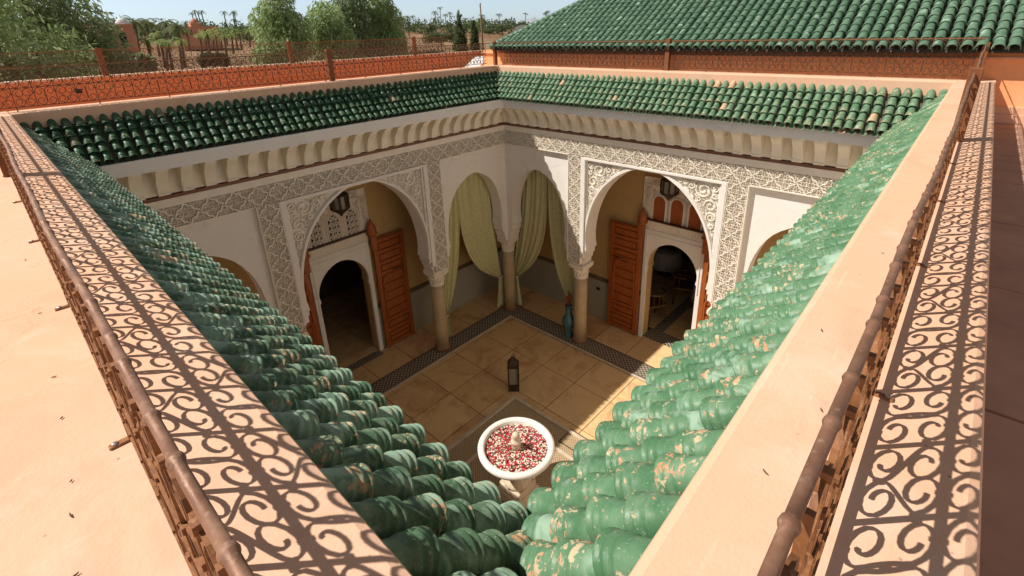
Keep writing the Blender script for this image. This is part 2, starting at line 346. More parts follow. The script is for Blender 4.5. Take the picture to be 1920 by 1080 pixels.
def spiral(cx, cy, r0, r1, a0, turns, n=16):
    return [(cx+math.cos(a0+turns*2*math.pi*i/(n-1))*(r0+(r1-r0)*i/(n-1)), cy+math.sin(a0+turns*2*math.pi*i/(n-1))*(r0+(r1-r0)*i/(n-1))) for i in range(n)]
rm = random.Random(3)
QUART = []                                  # strokes of one quarter of a carved lozenge, in cell fractions
_pts = []
for k in range(400):
    x, y = rm.uniform(.02, .46), rm.uniform(.02, .46)
    if x+y < .47 and all(math.hypot(x-a, y-b) > .075 for a, b in _pts):
        _pts.append((x, y)); a = rm.choice((.4, 1.2, 2.3, 3.6, 5.0))+rm.uniform(-.3, .3); QUART.append(leaf_stroke(x-math.cos(a)*.045, y-math.sin(a)*.045, a, rm.uniform(.09, .13), rm.choice((-1.7, 1.7))))
def carve_lattice(mb, F, u0, v0, cw, ch, d0, d1, nu, nv, bold=0.0):
    """ogee lozenge lattice with leaf fillings; cells cw x ch from (u0,v0)"""
    def wav(a, b):
        pts = []
        for i in range(11):
            t = i/10; o = math.sin(t*math.pi*4)*0.05
            pts.append((a[0]+(b[0]-a[0])*t+o*(b[1]-a[1])/ch*cw, a[1]+(b[1]-a[1])*t-o*(b[0]-a[0])/cw*ch))
        return pts
    for i in range(nu):
        for j in range(nv):
            x, y = u0+i*cw, v0+j*ch; cx, cy = x+cw/2, y+ch/2
            for a, b in (((x, cy), (cx, y+ch)), ((cx, y+ch), (x+cw, cy)), ((x+cw, cy), (cx, y)), ((cx, y), (x, cy))):
                mb.ribbon(wav(a, b), F, d0, d1+.004+.016*bold, .0125+.008*bold)
            for sx in (1, -1):
                for sy in (1, -1):
                    for q in QUART:
                        mb.ribbon([(cx+sx*p[0]*cw, cy+sy*p[1]*ch) for p in q], F, d0, d1, .0085, taper=True)
                        mb.ribbon([(cx+sx*(cw/2-p[0]*cw), cy+sy*(ch/2-p[1]*ch)) for p in q], F, d0, d1, .0085, taper=True)
def carve_spandrel(mb, F, uc, side, d0, d1):
    rs = random.Random(11); done = []
    def inside(x, y, r):
        if x+r > 1.87 or y+r > -3.50 or y-r < -6.15 or x < .3: return False
        for du, v in ARC:
            if math.hypot(x-du, y-v) < r+.13: return False
        if y > -5.75:                        # outside of the arch curve
            for (a, va), (b, vb) in zip(ARC, ARC[1:]):
                if vb <= y <= va: return x > a+(b-a)*(va-y)/max(1e-6, va-vb)+r
            return y > -3.45
        return x > 1.86
    for rad in (.26, .2, .2, .16, .16, .16, .13, .13, .13, .13, .1, .1, .1, .1, .1, .1, .08, .08, .08, .08, .08, .08, .08, .08, .065, .065, .065, .065, .065):
        for _ in range(250):
            x, y = rs.uniform(.4, 1.85), rs.uniform(-6.1, -3.5)
            if inside(x, y, rad) and all(math.hypot(x-a, y-b) > (rad+c)*.93 for a, b, c in done):
                done.append((x, y, rad)); a0 = rs.uniform(0, 6.3); tn = rs.choice((-1, 1))*rs.uniform(1.3, 1.8)
                P = spiral(x, y, rad, rad*.22, a0, tn, 22); mb.ribbon([(uc+side*p[0], p[1]) for p in P], F, d0, d1+.015, .02)
                if rad > .12:
                    for q in range(7):
                        a = rs.uniform(0, 6.3); mb.ribbon([(uc+side*p[0], p[1]) for p in leaf_stroke(x+math.cos(a)*rad*.6, y+math.sin(a)*rad*.6, a+1, rad*.5, 1.5)], F, d0, d1, .012, taper=True)
                break
    n = 0
    for _ in range(2600):
        x, y = rs.uniform(.3, 1.87), rs.uniform(-6.15, -3.5)
        if inside(x, y, .02) and all(math.hypot(x-a, y-b) > c*1.02 for a, b, c in done):
            mb.ribbon([(uc+side*p[0], p[1]) for p in leaf_stroke(x, y, rs.uniform(0, 6.3), rs.uniform(.06, .12), rs.uniform(-2, 2))], F, d0, d1, .012, taper=True); n += 1
            if n > 260: break
def column(parent, x, y, label):
    m = MB(); m.lathe([(.245,0),(.245,.13),(.225,.16)], (x, y, FZ), 24); b = m.build('column_foot', M['column_base'], parent)
    m = MB(); m.lathe([(.212,.15),(.216,.8),(.213,1.6),(.206,2.42)], (x, y, FZ), 28); c = m.build('column', M['column'], parent, label=label)
    z = FZ+2.40
    m = MB(); m.lathe([(.21,0),(.232,.02),(.232,.05),(.212,.07),(.215,.14),(.228,.26),(.25,.36),(.26,.38)], (x, y, z), 28)
    for k in range(14):                        # carved leaves round the bell
        a = 2*math.pi*k/14
        for h0, h1, b in ((.09, .22, .5), (.23, .36, -.5)):
            m.tube([(x+math.cos(a+b*t*.5)*(.222+.04*max(0, t-.4)+(.03 if h0 > .2 else 0)*t), y+math.sin(a+b*t*.5)*(.222+.04*max(0, t-.4)+(.03 if h0 > .2 else 0)*t), z+h0+(h1-h0)*t) for t in (0, .35, .7, 1)], .014, 5)
    m.bevbox(x-.255, x+.255, y-.255, y+.255, z+.36, z+.40, .01); m.bevbox(x-.275, x+.275, y-.275, y+.275, z+.40, z+.53, .015)
    for k in range(9):
        for sx in (-1, 1):
            t = -.25+.5*k/8
            m.tube([(x+t-.02, y+sx*.277, z+.42), (x+t+.02, y+sx*.277, z+.51)], .011, 4); m.tube([(x+sx*.277, y+t-.02, z+.42), (x+sx*.277, y+t+.02, z+.51)], .011, 4)
    p = m.build('capital', M['stucco'], parent)
def facade(name, label, F, uc, ul, ur, ca, ck, base, cols):
    t = thing(name, label, 'arcade wall', base); bold = 1.0 if F is FN else 0.15
    poly = [(ul, -1.95), (ul, -6.85)] + arch_path(uc-ca, CAR+CAR_END, ck) + arch_path(uc, ARC+ARC_END) + arch_path(uc+ca, CAR+CAR_END, ck) + [(ur, -6.85), (ur, -1.95)]
    m = MB(); m.prism(poly, F, -.45, 0.0)
    wl = m.build('wall', M['white'], t)
    vis_r = min(ur, uc+5.31)-0.0
    # carved frieze: plain edge, backing, lattice carving
    m = MB(); m.obox(F, ul, vis_r, -3.40, -2.796, 0.001, .058)
    for sd in (-1, 1): m.obox(F, uc+sd*2.275-.245, uc+sd*2.275+.245, -6.80, -3.40, 0.001, .058)
    bk = m.build('frieze', M['stucco'], t)
    m = MB()
    m.obox(F, ul, vis_r, -2.95, -2.795, .0581, .125); m.obox(F, ul, uc-2.52, -3.40, -3.375, .0581, .12); m.obox(F, uc+2.52, vis_r, -3.40, -3.375, .0581, .12)
    for sd in (-1, 1):
        c = uc+sd*2.275
        m.obox(F, c-.245, c-.222, -6.80, -3.40, .0581, .12); m.obox(F, c+.222, c+.245, -6.80, -3.40, .0581, .12); m.obox(F, c-.222, c+.222, -6.80, -6.775, .0581, .12)
    m.build('frieze_border', M['stucco'], t)
    m = MB(); n = int(round((vis_r-ul)/.44)); cw = (vis_r-ul)/n
    carve_lattice(m, F, ul, -3.375, cw, .425, .058, .108, n, 1, bold)
    for sd in (-1, 1): carve_lattice(m, F, uc+sd*2.275-.222, -3.375-.425*8, .444, .425, .058, .108, 1, 8, bold)
    m.build('carved_lattice', M['stucco'], t)
    # white moulding round the centre arch
    m = MB()
    for sd in (-1, 1):
        a, b = sorted((uc+sd*1.915, uc+sd*2.028)); m.obox(F, a, b, -6.55, -3.46, .001, .13)
        a, b = sorted((uc+sd*1.86, uc+sd*1.915)); m.obox(F, a, b, -6.40, -3.46, .001, .075)
    m.obox(F, uc-2.028, uc+2.028, -3.46, -3.402, .001, .13); m.obox(F, uc-1.86, uc+1.86, -3.50, -3.46, .001, .075)
    m.build('arch_frame', M['white'], t)
    m = MB(); off = []
    P = arch_path(uc, ARC)
    for i, p in enumerate(P):
        a, b = P[max(0, i-1)], P[min(len(P)-1, i+1)]; tx, ty = b[0]-a[0], b[1]-a[1]; l = math.hypot(tx, ty); off.append((p[0]-ty/l*.048, min(p[1]+tx/l*.048, -3.42)))
    m.ribbon(off, F, .001, .09, .05); m.build('arch_band', M['white'], t)
    for sd in (-1, 1): m = MB(); carve_spandrel(m, F, uc, sd, .0, .04); m.build('spandrel_carving', M['stucco'], t)
    m = MB(); m.obox(F, ul, vis_r, -2.795, -2.735, .001, .10); m.build('brown_string_course', M['brownline'], t)
    for x, y, lb in cols: column(t, x, y, lb)
    return t
facade('arcade_facade', 'shaded white arcade wall of carved plaster on the side nearest the big tree', FN, 5.95, .64, XE, 3.88, 1.0, (5.95, YN, FZ),
       [(8.20, 11.17, 'sand coloured column left of the corner curtains'), (3.70, 11.17, None)])
facade('arcade_facade', 'sunlit white arcade wall of carved plaster beside the corner, half in hard sunlight', FE, 5.78, .61, YN+.45, 3.82, .957, (XE, 5.78, FZ),
       [(11.47, 11.17, 'column standing at the inner corner of the court'), (11.47, 7.98, 'column behind the turquoise vase'), (11.47, 3.58, None)])
m = MB(); m.box(.2, .64, .2, 10.9, FZ, -1.95); tag(m.build('court_wall', M['white'], base=(.42, 5.5, FZ)), 'plain white court wall under the shaded near tiled roof on the left', 'wall')
m = MB(); m.box(.65, 11.2, .16, .60, FZ, -1.95); tag(m.build('court_wall', M['white'], base=(5.5, .4, FZ)), 'plain white court wall under the chipped near tiled roof on the right', 'wall')

# ---------------------------------------------------------------- tiled roofs (canopies) round the court
PROF = [(0,.80),(.40,.86),(.62,.90),(.66,1.0),(.70,1.01),(.735,.945),(.79,.955),(.82,1.06),(.86,1.06),(.885,.985),(.93,1.0),(.95,1.10),(.985,1.115),(1.0,1.08),(1.0,.93),(.93,.86)]
PROF_LO = [(0,.86),(.68,.93),(.74,.99),(.80,.95),(.92,1.0),(.95,1.07),(1.0,1.06),(1.0,.88)]
def barrel(mb, G, u, s0, ln, r, dv, nv, o, seg, prof, tv, jit, lift0, lift1):
    du = jit[0]; vs = []; fs = []; n = seg+1
    for t, q in prof:
        s = s0+ln*t; c = (o[0]+dv[0]*s, o[1]+dv[1]*s); lf = lift0+(lift1-lift0)*t; rr = r*q*jit[2]
        for k in range(n):
            a = R(-104)+R(208)*k/seg
            uu = u+jit[1]*t+du+rr*math.sin(a); h = rr*math.cos(a)+lf
            vs.append(G(uu, c[0]+nv[0]*h, c[1]+nv[1]*h))
    for i in range(len(prof)-1):
        for k in range(seg): fs.append((i*n+k, i*n+k+1, (i+1)*n+k+1, (i+1)*n+k))
    f0 = len(mb.f); mb.add(vs, fs, tv, True)
    for i in range(len(prof)-1):
        if prof[i][1] >= .985 or prof[i+1][1] >= .985:
            for k in range(seg): mb.rg[f0+i*seg+k] = 1.0
def tile_roof(mb, pan, G, lo, hi, pitch, rows, expo, r, o, dv, seg, prof, rs, limit, jitter=1.0):
    nv = (-dv[1], dv[0]); ncol = int(round((hi-lo)/pitch)); p = (hi-lo)/ncol
    for i in range(ncol):
        u = lo+(i+.5)*p; ju = rs.gauss(0, .008)*jitter
        for k in range(rows):
            s0 = k*expo-.06
            if o[0]+dv[0]*(s0+expo*.55) > limit(u): break
            barrel(mb, G, u, s0, expo*1.24, r, dv, nv, o, seg, prof, rs.random(), (ju+rs.gauss(0, .005)*jitter, rs.gauss(0, .007)*jitter, 1+rs.gauss(0, .03)), -.006+rs.gauss(0, .003), .016+rs.gauss(0, .004))
        u2 = u+p/2; smax = min(rows*expo+.0, max(0.05, (limit(u2)-o[0])/dv[0]+.1)); ns = max(1, int(smax/expo))
        for k in range(ns):                     # pan tiles in the gutters between barrels
            a, b = smax*k/ns, smax*(k+1)/ns+.03; tv = rs.random(); vs = []
            for s, lf in ((a, -.03), (b, -.018)):
                c = (o[0]+dv[0]*s, o[1]+dv[1]*s)
                for q, h in ((-.055, .028), (-.03, -.008), (0, -.02), (.03, -.008), (.055, .028)): vs.append(G(u2+q, c[0]+nv[0]*(h+lf), c[1]+nv[1]*(h+lf)))
            pan.add(vs, [(j, j+1, j+6, j+5) for j in range(4)], tv, True)
SL = math.hypot(.70, .72); DV = (.70/SL, -.72/SL)
SIDES = {
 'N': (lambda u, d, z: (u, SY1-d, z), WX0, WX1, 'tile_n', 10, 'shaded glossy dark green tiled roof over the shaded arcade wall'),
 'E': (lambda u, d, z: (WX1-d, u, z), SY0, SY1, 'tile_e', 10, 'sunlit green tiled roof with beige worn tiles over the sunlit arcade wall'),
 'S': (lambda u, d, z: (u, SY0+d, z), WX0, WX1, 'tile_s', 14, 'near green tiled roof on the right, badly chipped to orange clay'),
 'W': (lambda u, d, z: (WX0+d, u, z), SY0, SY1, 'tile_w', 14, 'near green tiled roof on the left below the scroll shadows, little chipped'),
}
CORB = [(.001,-2.07),(.585,-2.07),(.585,-2.12),(.51,-2.125),(.485,-2.18),(.43,-2.25),(.375,-2.31),(.33,-2.38),(.30,-2.45),(.282,-2.52),(.268,-2.59),(.25,-2.635),(.272,-2.64),(.262,-2.685),(.12,-2.70),(.001,-2.70)]
CORB = [(d*.95, -2.70+(v+2.70)*.56/.63) for d, v in CORB]
for key, (G, lo, hi, mt, seg, lab) in SIDES.items():
    mid = (lo+hi)/2; b = G(mid, .35, -1.9); t = thing('tiled_canopy', lab, 'tiled roof', b)
    rs = random.Random(ord(key)); m = MB(); pn = MB()
    st = {'W': lo-.063, 'S': lo-.125}.get(key, lo+.01); tile_roof(m, pn, G, st, st+.166*round((hi-st)/.166), .166, 5, .187, .071, (-.005, -1.205), DV, seg, PROF, rs, lambda u: min(u-lo, hi-u)-(.08 if key in 'WS' else .03))
    m.build('barrel_tiles', M[mt], t); pn.build('gutter_tiles', M[mt], t)
    m = MB()                                     # deck, mitred at the corners
    P = lambda d, z: [G(lo+max(d, 0), d, z), G(hi-max(d, 0), d, z)]
    a0, a1 = P(0, -1.255); b0, b1 = P(.60, -1.865); c0, c1 = P(.60, -1.905); e0, e1 = P(0, -1.93)
    m.add([a0, a1, b1, b0, c0, c1, e0, e1], [(0, 1, 2, 3), (3, 2, 5, 4), (4, 5, 7, 6)]); m.build('roof_deck', M['gap'], t)
    if key in 'NE':
        F, ul, ur = (FN, .64, XE) if key == 'N' else (FE, .61, YN)
        dd = .605; m = MB()
        m.add([F(ul, -1.90, dd), F(ur-dd, -1.90, dd), F(ur-dd, -2.141, dd), F(ul, -2.141, dd), F(ul, -2.141, .001), F(ur-.001, -2.141, .001), F(ul, -1.90, .001), F(ur-.001, -1.90, .001)], [(0, 1, 2, 3), (3, 2, 5, 4), (0, 6, 7, 1)])
        m.build('fascia', M['white'], t)
        m = MB(); cv = [(.20,-2.071),(.14,-2.12),(.112,-2.22),(.108,-2.36),(.106,-2.55),(.105,-2.70)]
        m.add([F(uu, v, d) for d, v in cv for uu in (ul, ur-d)], [(i*2, i*2+1, i*2+3, i*2+2) for i in range(len(cv)-1)]); m.build('cove', M['corbel'], t)
        m = MB()
        F0 = (lambda u, v, d: (u, -d, v)) if key == 'N' else (lambda u, v, d: (-d, u, v))
        n = len(CORB)
        vs = [F0(-.095, v, d) for d, v in CORB]+[F0(.095, v, d) for d, v in CORB]
        tri = tessellate_polygon([[Vector((d, v, 0)) for d, v in CORB]])
        m.add(vs, [tuple(q) for q in tri]+[tuple(i+n for i in q) for q in tri]+[(i, (i+1) % n, n+(i+1) % n, n+i) for i in range(n)])
        src = None; u = ur-.62
        while u > ul+.2:
            loc = F(u, 0, 0)
            if src is None:
                src = bpy.data.objects.new('corbel', m.data('corbel', M['corbel'])); COL.objects.link(src); src.parent = t
                src.location = ((loc[0]-b[0])*U, (loc[1]-b[1])*U, (loc[2]-b[2])*U); ORG[src.name] = loc
            else: place(src, t, loc)
            u -= .397
        # corner filler block of the cornice
        if key == 'N':
            q = MB()
            cc = [(.17, -2.70), (.19, -2.6), (.24, -2.5), (.30, -2.4), (.36, -2.3), (.42, -2.2), (.46, -2.12), (.47, -2.071)]
            vs = []
            for dd2, v in cc:
                e = dd2; vs += [(XE-e, YN-.001, v), (XE-e, YN-e, v), (XE-.001, YN-e, v)]
            q.add(vs, [(i*3+k, i*3+k+1, i*3+k+4, i*3+k+3) for i in range(len(cc)-1) for k in range(2)])
            q.build('corner_corbel', M['corbel'], t)

# ---------------------------------------------------------------- parapets (their tops are the broad plaster ledges)
def parapet(label, G, lo, hi, inner, outer, base, zo):
    b = .028
    prof = [(inner, -1.95), (inner, -1-b), (inner-b*.3*(1 if inner > outer else -1), -1-b*.3), (inner-b*(1 if inner > outer else -1), -1), (outer+b*(1 if inner > outer else -1), -1), (outer+b*.3*(1 if inner > outer else -1), -1-b*.3), (outer, -1-b), (outer, zo)]
    m = MB(); m.prism(prof, lambda a, z, k: G(a, z, k), lo, hi)
    return tag(m.build('parapet_wall', M['peach'], base=base), label, 'parapet')
parapet('broad peach parapet along the left edge, half sunlit and half under scroll shadow', lambda a, z, k: (a, k, z), OUT_S, OUT_N, WX0, OUT_W, (0, 5.7, -1.95), -1.95)
parapet('peach plaster parapet on the right carrying the scroll shadow along its outer side', lambda a, z, k: (k, a, z), WX0, WX1, SY0, OUT_S, (5.7, 0, -1.95), -1.95)
parapet('parapet above the dark glossy tiles, brown in shade on its court side', lambda a, z, k: (k, a, z), WX0, WX1, SY1, OUT_N, (5.7, 11.3, -1.95), -1.95)
parapet('sunlit parapet below the big green roof with the thin rail shadow on top', lambda a, z, k: (a, k, z), OUT_S, OUT_N, WX1, OUT_E, (11.4, 5.7, -1.95), -1.95)
m = MB(); m.box(.33, 11.15, 11.04, 14.0, -1.95-.25, -1.952); m.box(11.15, 13.4, .3, 14.0, -1.95-.25, -1.952)
m.box(-.3, .64, .3, 11.04, -2.2, -1.952); m.box(.33, 11.2, -.2, .60, -2.2, -1.953)
struct(m.build('terrace_slab', M['ochre']))

# ---------------------------------------------------------------- wrought-iron scroll railings
CW, RH0, RHM, RHT = .265, .055, .305, .56
def bez(p, tp, q, tq, n=7):
    return [tuple((2*t**3-3*t*t+1)*p[i]+(t**3-2*t*t+t)*tp[i]+(-2*t**3+3*t*t)*q[i]+(t**3-t*t)*tq[i] for i in (0, 1)) for t in [k/n for k in range(1, n)]]
def curl(c, r, a, sgn, turns, n=18):
    """from the outer end at angle a inward, turning sgn"""
    out = []
    for i in range(n):
        t = i/(n-1); th = a+sgn*2*math.pi*turns*t; q = max(0, (t-.40)/.60); rr = r*(1-.74*q**.9); off = r*.16*q
        out.append((c[0]+math.cos(th)*rr+math.cos(a+sgn*2.2)*off, c[1]+math.sin(th)*rr+math.sin(a+sgn*2.2)*off))
    return out
def scroll(c1, r1, a1, s1, c2, r2, a2, s2, k=.42):
    A = curl(c1, r1, a1, s1, 1.22); B = curl(c2, r2, a2, s2, 1.22)
    t1 = (math.sin(a1)*s1*k, -math.cos(a1)*s1*k); t2 = (-math.sin(a2)*s2*k, math.cos(a2)*s2*k)
    return A[::-1]+bez(A[0], t1, B[0], t2)+B
HEART = [scroll((.255,.255), .235, 0, -1, (.26,.73), .25, math.pi, -1, .35)]           # S-scroll, mirrored for its pair
CPAIR = [scroll((.25,.245), .235, .25, -1, (.25,.755), .235, -.25, 1, .25)]
def flat_scroll(mb, pts, th, wd):
    """flat bar bent in the XZ plane: wd in plane, th across"""
    n = len(pts); vs = []; fs = []
    for i, p in enumerate(pts):
        a, b = pts[max(0, i-1)], pts[min(n-1, i+1)]; tx, tz = b[0]-a[0], b[1]-a[1]; l = math.hypot(tx, tz) or 1; nx, nz = -tz/l*wd, tx/l*wd
        vs += [(p[0]+nx, -th, p[1]+nz), (p[0]+nx, th, p[1]+nz), (p[0]-nx, th, p[1]-nz), (p[0]-nx, -th, p[1]-nz)]
    for i in range(n-1):
        for k in range(4): fs.append((i*4+k, i*4+(k+1) % 4, i*4+4+(k+1) % 4, i*4+4+k))
    fs += [(3, 2, 1, 0), tuple(range(4*n-4, 4*n))]; mb.add(vs, fs)
def panel_mesh(ncell, bold=1.0):
    m = MB(); th, wd = .0040*bold, .0036*bold
    for c in range(ncell):
        x0 = c*CW
        for row, (z0, z1) in enumerate(((RH0, RHM), (RHM, RHT-.016))):
            h = z1-z0; src = HEART if (c+row) % 2 == 0 else CPAIR; flip = row == 1
            for s in src:
                for mir in (0, 1):
                    pts = [((1-x if mir else x), (1-y if flip else y)) for x, y in s]
                    flat_scroll(m, [(x0+.012+x*(CW-.024), z0+.008+y*(h-.016)) for x, y in pts], th, wd)
            for bx, bz in ((.5, .22 if src is HEART else .5), (.27, .02), (.73, .02), (.03, .72), (.97, .72), (.27, .97), (.73, .97)):   # collars where scrolls touch
                X, Z = x0+bx*CW, z0+(1-bz if flip else bz)*h; m.box(X-.0065, X+.0065, -.0085, .0085, Z-.006, Z+.006)
        m.box(x0-.0045*bold, x0+.0045*bold, -.006, .006, RH0, RHT-.01)
    L = ncell*CW
    m.box(-.0045, L+.0045, -.008, .008, RH0-.005, RH0+.005); m.box(-.0045, L+.0045, -.0075, .0075, RHM-.0055, RHM+.0055)
    return m
def handrail_mb(L, rs, sh, r=.0076):
    m = MB(); st = [(0, r)]; x = .05; k = 0
    while x < L-.05:
        q = r*rs.uniform(.95, 1.06)
        st += [(x-.010, q), (x-.007, r*1.22), (x-.002, r*1.34), (x+.003, r*1.22), (x+.005, q*.98)]
        x += (.168 if k % 2 == 0 else .097)*rs.uniform(.94, 1.06); k += 1
    st.append((L, r)); ph = rs.uniform(0, 6)
    m.tube([(a, sh+.004*math.sin(a*1.7+ph)+.002*math.sin(a*6+ph), RHT+.004*math.sin(a*1.1+ph)) for a, _ in st], [b for _, b in st], 12)
    return m
PM = {}
def rail_part(name, key, builder, mat):
    if key not in PM: PM[key] = builder().data(name, mat)
    return PM[key]
def railing(label, p0, ang, L, posts, outdir, zt=-1.0, hand=True, seed=1, zs=1.0, bold=1.0):
    """L long from p0, running in direction ang; outdir = side of the foot plates (+1 left of travel)"""
    t = thing('railing', label, 'railing', (p0[0], p0[1], zt)); t.rotation_euler = (0, 0, ang); t.scale = (1, 1, zs)
    def put(name, me, x, y=0, z=0, par=t):
        o = bpy.data.objects.new(name, me); COL.objects.link(o); o.parent = par; o.location = (x*U, y*U, z*U); ORG[o.name] = (0, 0, 0); return o
    rs = random.Random(seed)
    put('handrail', (handrail_mb(L, rs, -outdir*.0045).data('handrail', M['handrail']) if hand else rail_part('handrail', ('hl', round(L, 2)), lambda: thin_bar(L), M['iron'])), 0)
    n = int(L/(4*CW)); off = (L-n*4*CW)/2
    pm = rail_part('scroll_panel', ('p4', bold), lambda: panel_mesh(4, bold), M['iron' if hand else 'iron_far']); fm = rail_part('foot_bracket', ('f', outdir), lambda: foot_mb(outdir), M['iron']); bm = rail_part('bolt', 'b', bolt_mb, M['bolt'])
    for i in range(n):
        put('scroll_panel', pm, off+i*4*CW)
        f = put('foot_bracket', fm, off+i*4*CW)
        put('bolt', bm, 0, outdir*.038, .008, f)
    q = put('scroll_panel', rail_part('scroll_panel', ('p1', bold), lambda: panel_mesh(1, bold), M['iron' if hand else 'iron_far']), off-CW) if off > CW else None
    for x in posts: put('post', rail_part('post', 'post', post_mb, M['rpost']), x)
    return t
def thin_bar(L):
    m = MB(); m.box(0, L, -.011, .011, RHT-.012, RHT+.006); return m
def foot_mb(s):
    m = MB(); m.box(-.0075, .0075, -.009, .009, .004, RH0+.01)
    y0, y1 = sorted((-.009*s, .052*s)); m.bevbox(-.011, .011, y0, y1, .001, .0075, .003); return m
def bolt_mb():
    m = MB(); m.lathe([(.0075, 0), (.0075, .003), (.004, .005)], (0, 0, 0), 8, smooth=False); return m
def post_mb():
    m = MB(); m.bevbox(-.055, .055, -.045, .045, 0.001, RHT+.045, .004); return m
railing('rusty scroll railing with ringed handrail running up the left side toward the big tree', (RAILX, .10), R(90), RAILN-.14, [5.62], 1, seed=3)
railing('rusty scroll railing with ringed handrail along the right side, leaning posts at its far end', (.10, RAILY), 0, RAILE-.14, [5.55, RAILE-.12], -1, seed=4)
railing('thin rusty scroll railing on the far ledge above the shaded dark tiles', (.07, RAILN), 0, RAILE-.10, [5.82, RAILE-.07], 1, hand=False, seed=5, zs=1.18, bold=1.2)
railing('thin rusty scroll railing in front of the orange wall under the big green roof', (RAILE, .07), R(90), RAILN-.13, [5.52], -1, hand=False, seed=6, zs=1.2, bold=1.6)
railing('second scroll railing farther off, on top of the orange outer wall', (-2.2, 14.06), 0, 13.9, [4.29, 8.40, 12.54], 1, zt=-.665, hand=False, seed=8, zs=.94, bold=1.05)

# ---------------------------------------------------------------- terraces, outer wall, big tiled building
m = MB()
for i in range(9):
    for j in range(8):
        x0, y1 = -.28+i*1.5, -.22-j*1.5; m.box(x0+.012, min(11.6, x0+1.488), y1-1.488, y1-.012, TER-.05, TER+random.uniform(-.004, .004), random.random())
m.box(-8, 11.61, -12.4, -.216, TER-.2, TER-.02)
struct(m.build('terrace_floor', M['rose']))
m = MB(); m.box(-8, -.301, -.21, 14.0, TER-.2, TER); m.box(-.3, 13.5, 11.621, 13.98, TER-.2, TER); struct(m.build('roof_terrace', M['peach']))
t = thing('outer_wall', 'low orange terrace wall with pale coping, beyond the dark tiled roof', 'wall', (5, 14.2, FZ))
m = MB(); m.box(-14, 14.2, 14.0, 14.32, -2.3, -.70); m.build('wall', M['orange'], t)
m = MB(); m.bevbox(-14, 14.2, 13.985, 14.34, -.699, -.665, .01); m.build('coping', M['peach'], t)
m = MB(); m.box(-2.24, -2.18, 13.97, 13.998, -.93, -.88); m.box(1.49, 1.60, 13.975, 13.9985, -.98, -.90); m.build('wall_vent', M['black'], t)
m = MB(); F = lambda u, v, d: (u, 12.9-d, v); m.prism([(11.2, -1.70), (12.6, -.86), (13.4, -.80), (13.4, -1.70)], F, -.7, 0)
tag(m.build('stair_wall', M['grey_wall'], base=(12.5, 13, -1.7)), 'pale grey sloping stair wall in the far corner behind the railing', 'wall')

t = thing('tiled_building', 'orange building under a huge green tiled hip roof', 'building', (17, 3, FZ))
m = MB(); m.box(11.621, 24, -9, 12.1, -2.3, -.56); m.build('wall', M['bwall'], t)
m = MB(); m.box(11.56, 11.62, -9, 12.15, -.66, -.635); m.build('ledge', M['peach'], t)
m = MB(); m.box(11.54, 11.6205, -9, -.3, -1.54, -1.42); m.box(11.48, 11.6205, -9, -.3, -1.68, -1.54); m.build('plinth', M['peach'], t)
m = MB(); pn = MB(); G = lambda u, d, z: (11.33+d, u, z); rs = random.Random(21)
hl = 11.50; SB = math.hypot(1, .6); rows = 30; ex = .235
nvp = None
def big_limit(u): return min(hl-u+.02, 6.3)
# tiles run down toward the camera: eave row at d=0, so build them from the eave up as rows
dvb = (-1/SB, -.6/SB); ncol = int(19.0/.192)
for i in range(ncol):
    u = hl-(i+.5)*.192; ju = rs.gauss(0, .005); top = min(hl-u, 6.2); n = max(1, int(top*SB/ex+.6))
    for k in range(n):
        s1 = (k+1.2)*ex                          # head position up the slope
        o = (s1/SB, -.50+.6*s1/SB)
        barrel(m, G, u, 0, ex*1.22, .083, dvb, (-.6/SB, 1/SB), o, 7, PROF_LO, rs.random(), (ju+rs.gauss(0, .003), rs.gauss(0, .004), 1+rs.gauss(0, .02)), 0.0, .016)
m.build('roof_tiles', M['tile_b'], t)
m = MB(); yb = hl-19.0; z0 = -.56; zr = -.56+6.2*.6
m.add([(11.36, hl, z0), (11.36, yb, z0), (17.53, yb+6.2, zr), (17.53, hl-6.2, zr), (23.7, yb, z0), (23.7, hl, z0)], [(0, 1, 2, 3), (3, 2, 4, 5), (0, 3, 5), (1, 4, 2), (0, 5, 4, 1)])
m.build('roof_deck', M['gap'], t)
m = MB(); k = 0.0
while k < 6.1:                                   # ridge tiles on the hip
    m.tube([(11.33+k, hl-k+.0, -.46+.6*k), (11.33+k+.13, hl-k-.13, -.46+.6*(k+.13))], [.098, .085], 9, rs.random()); k += .11
m.build('hip_ridge', M['tile_b'], t)

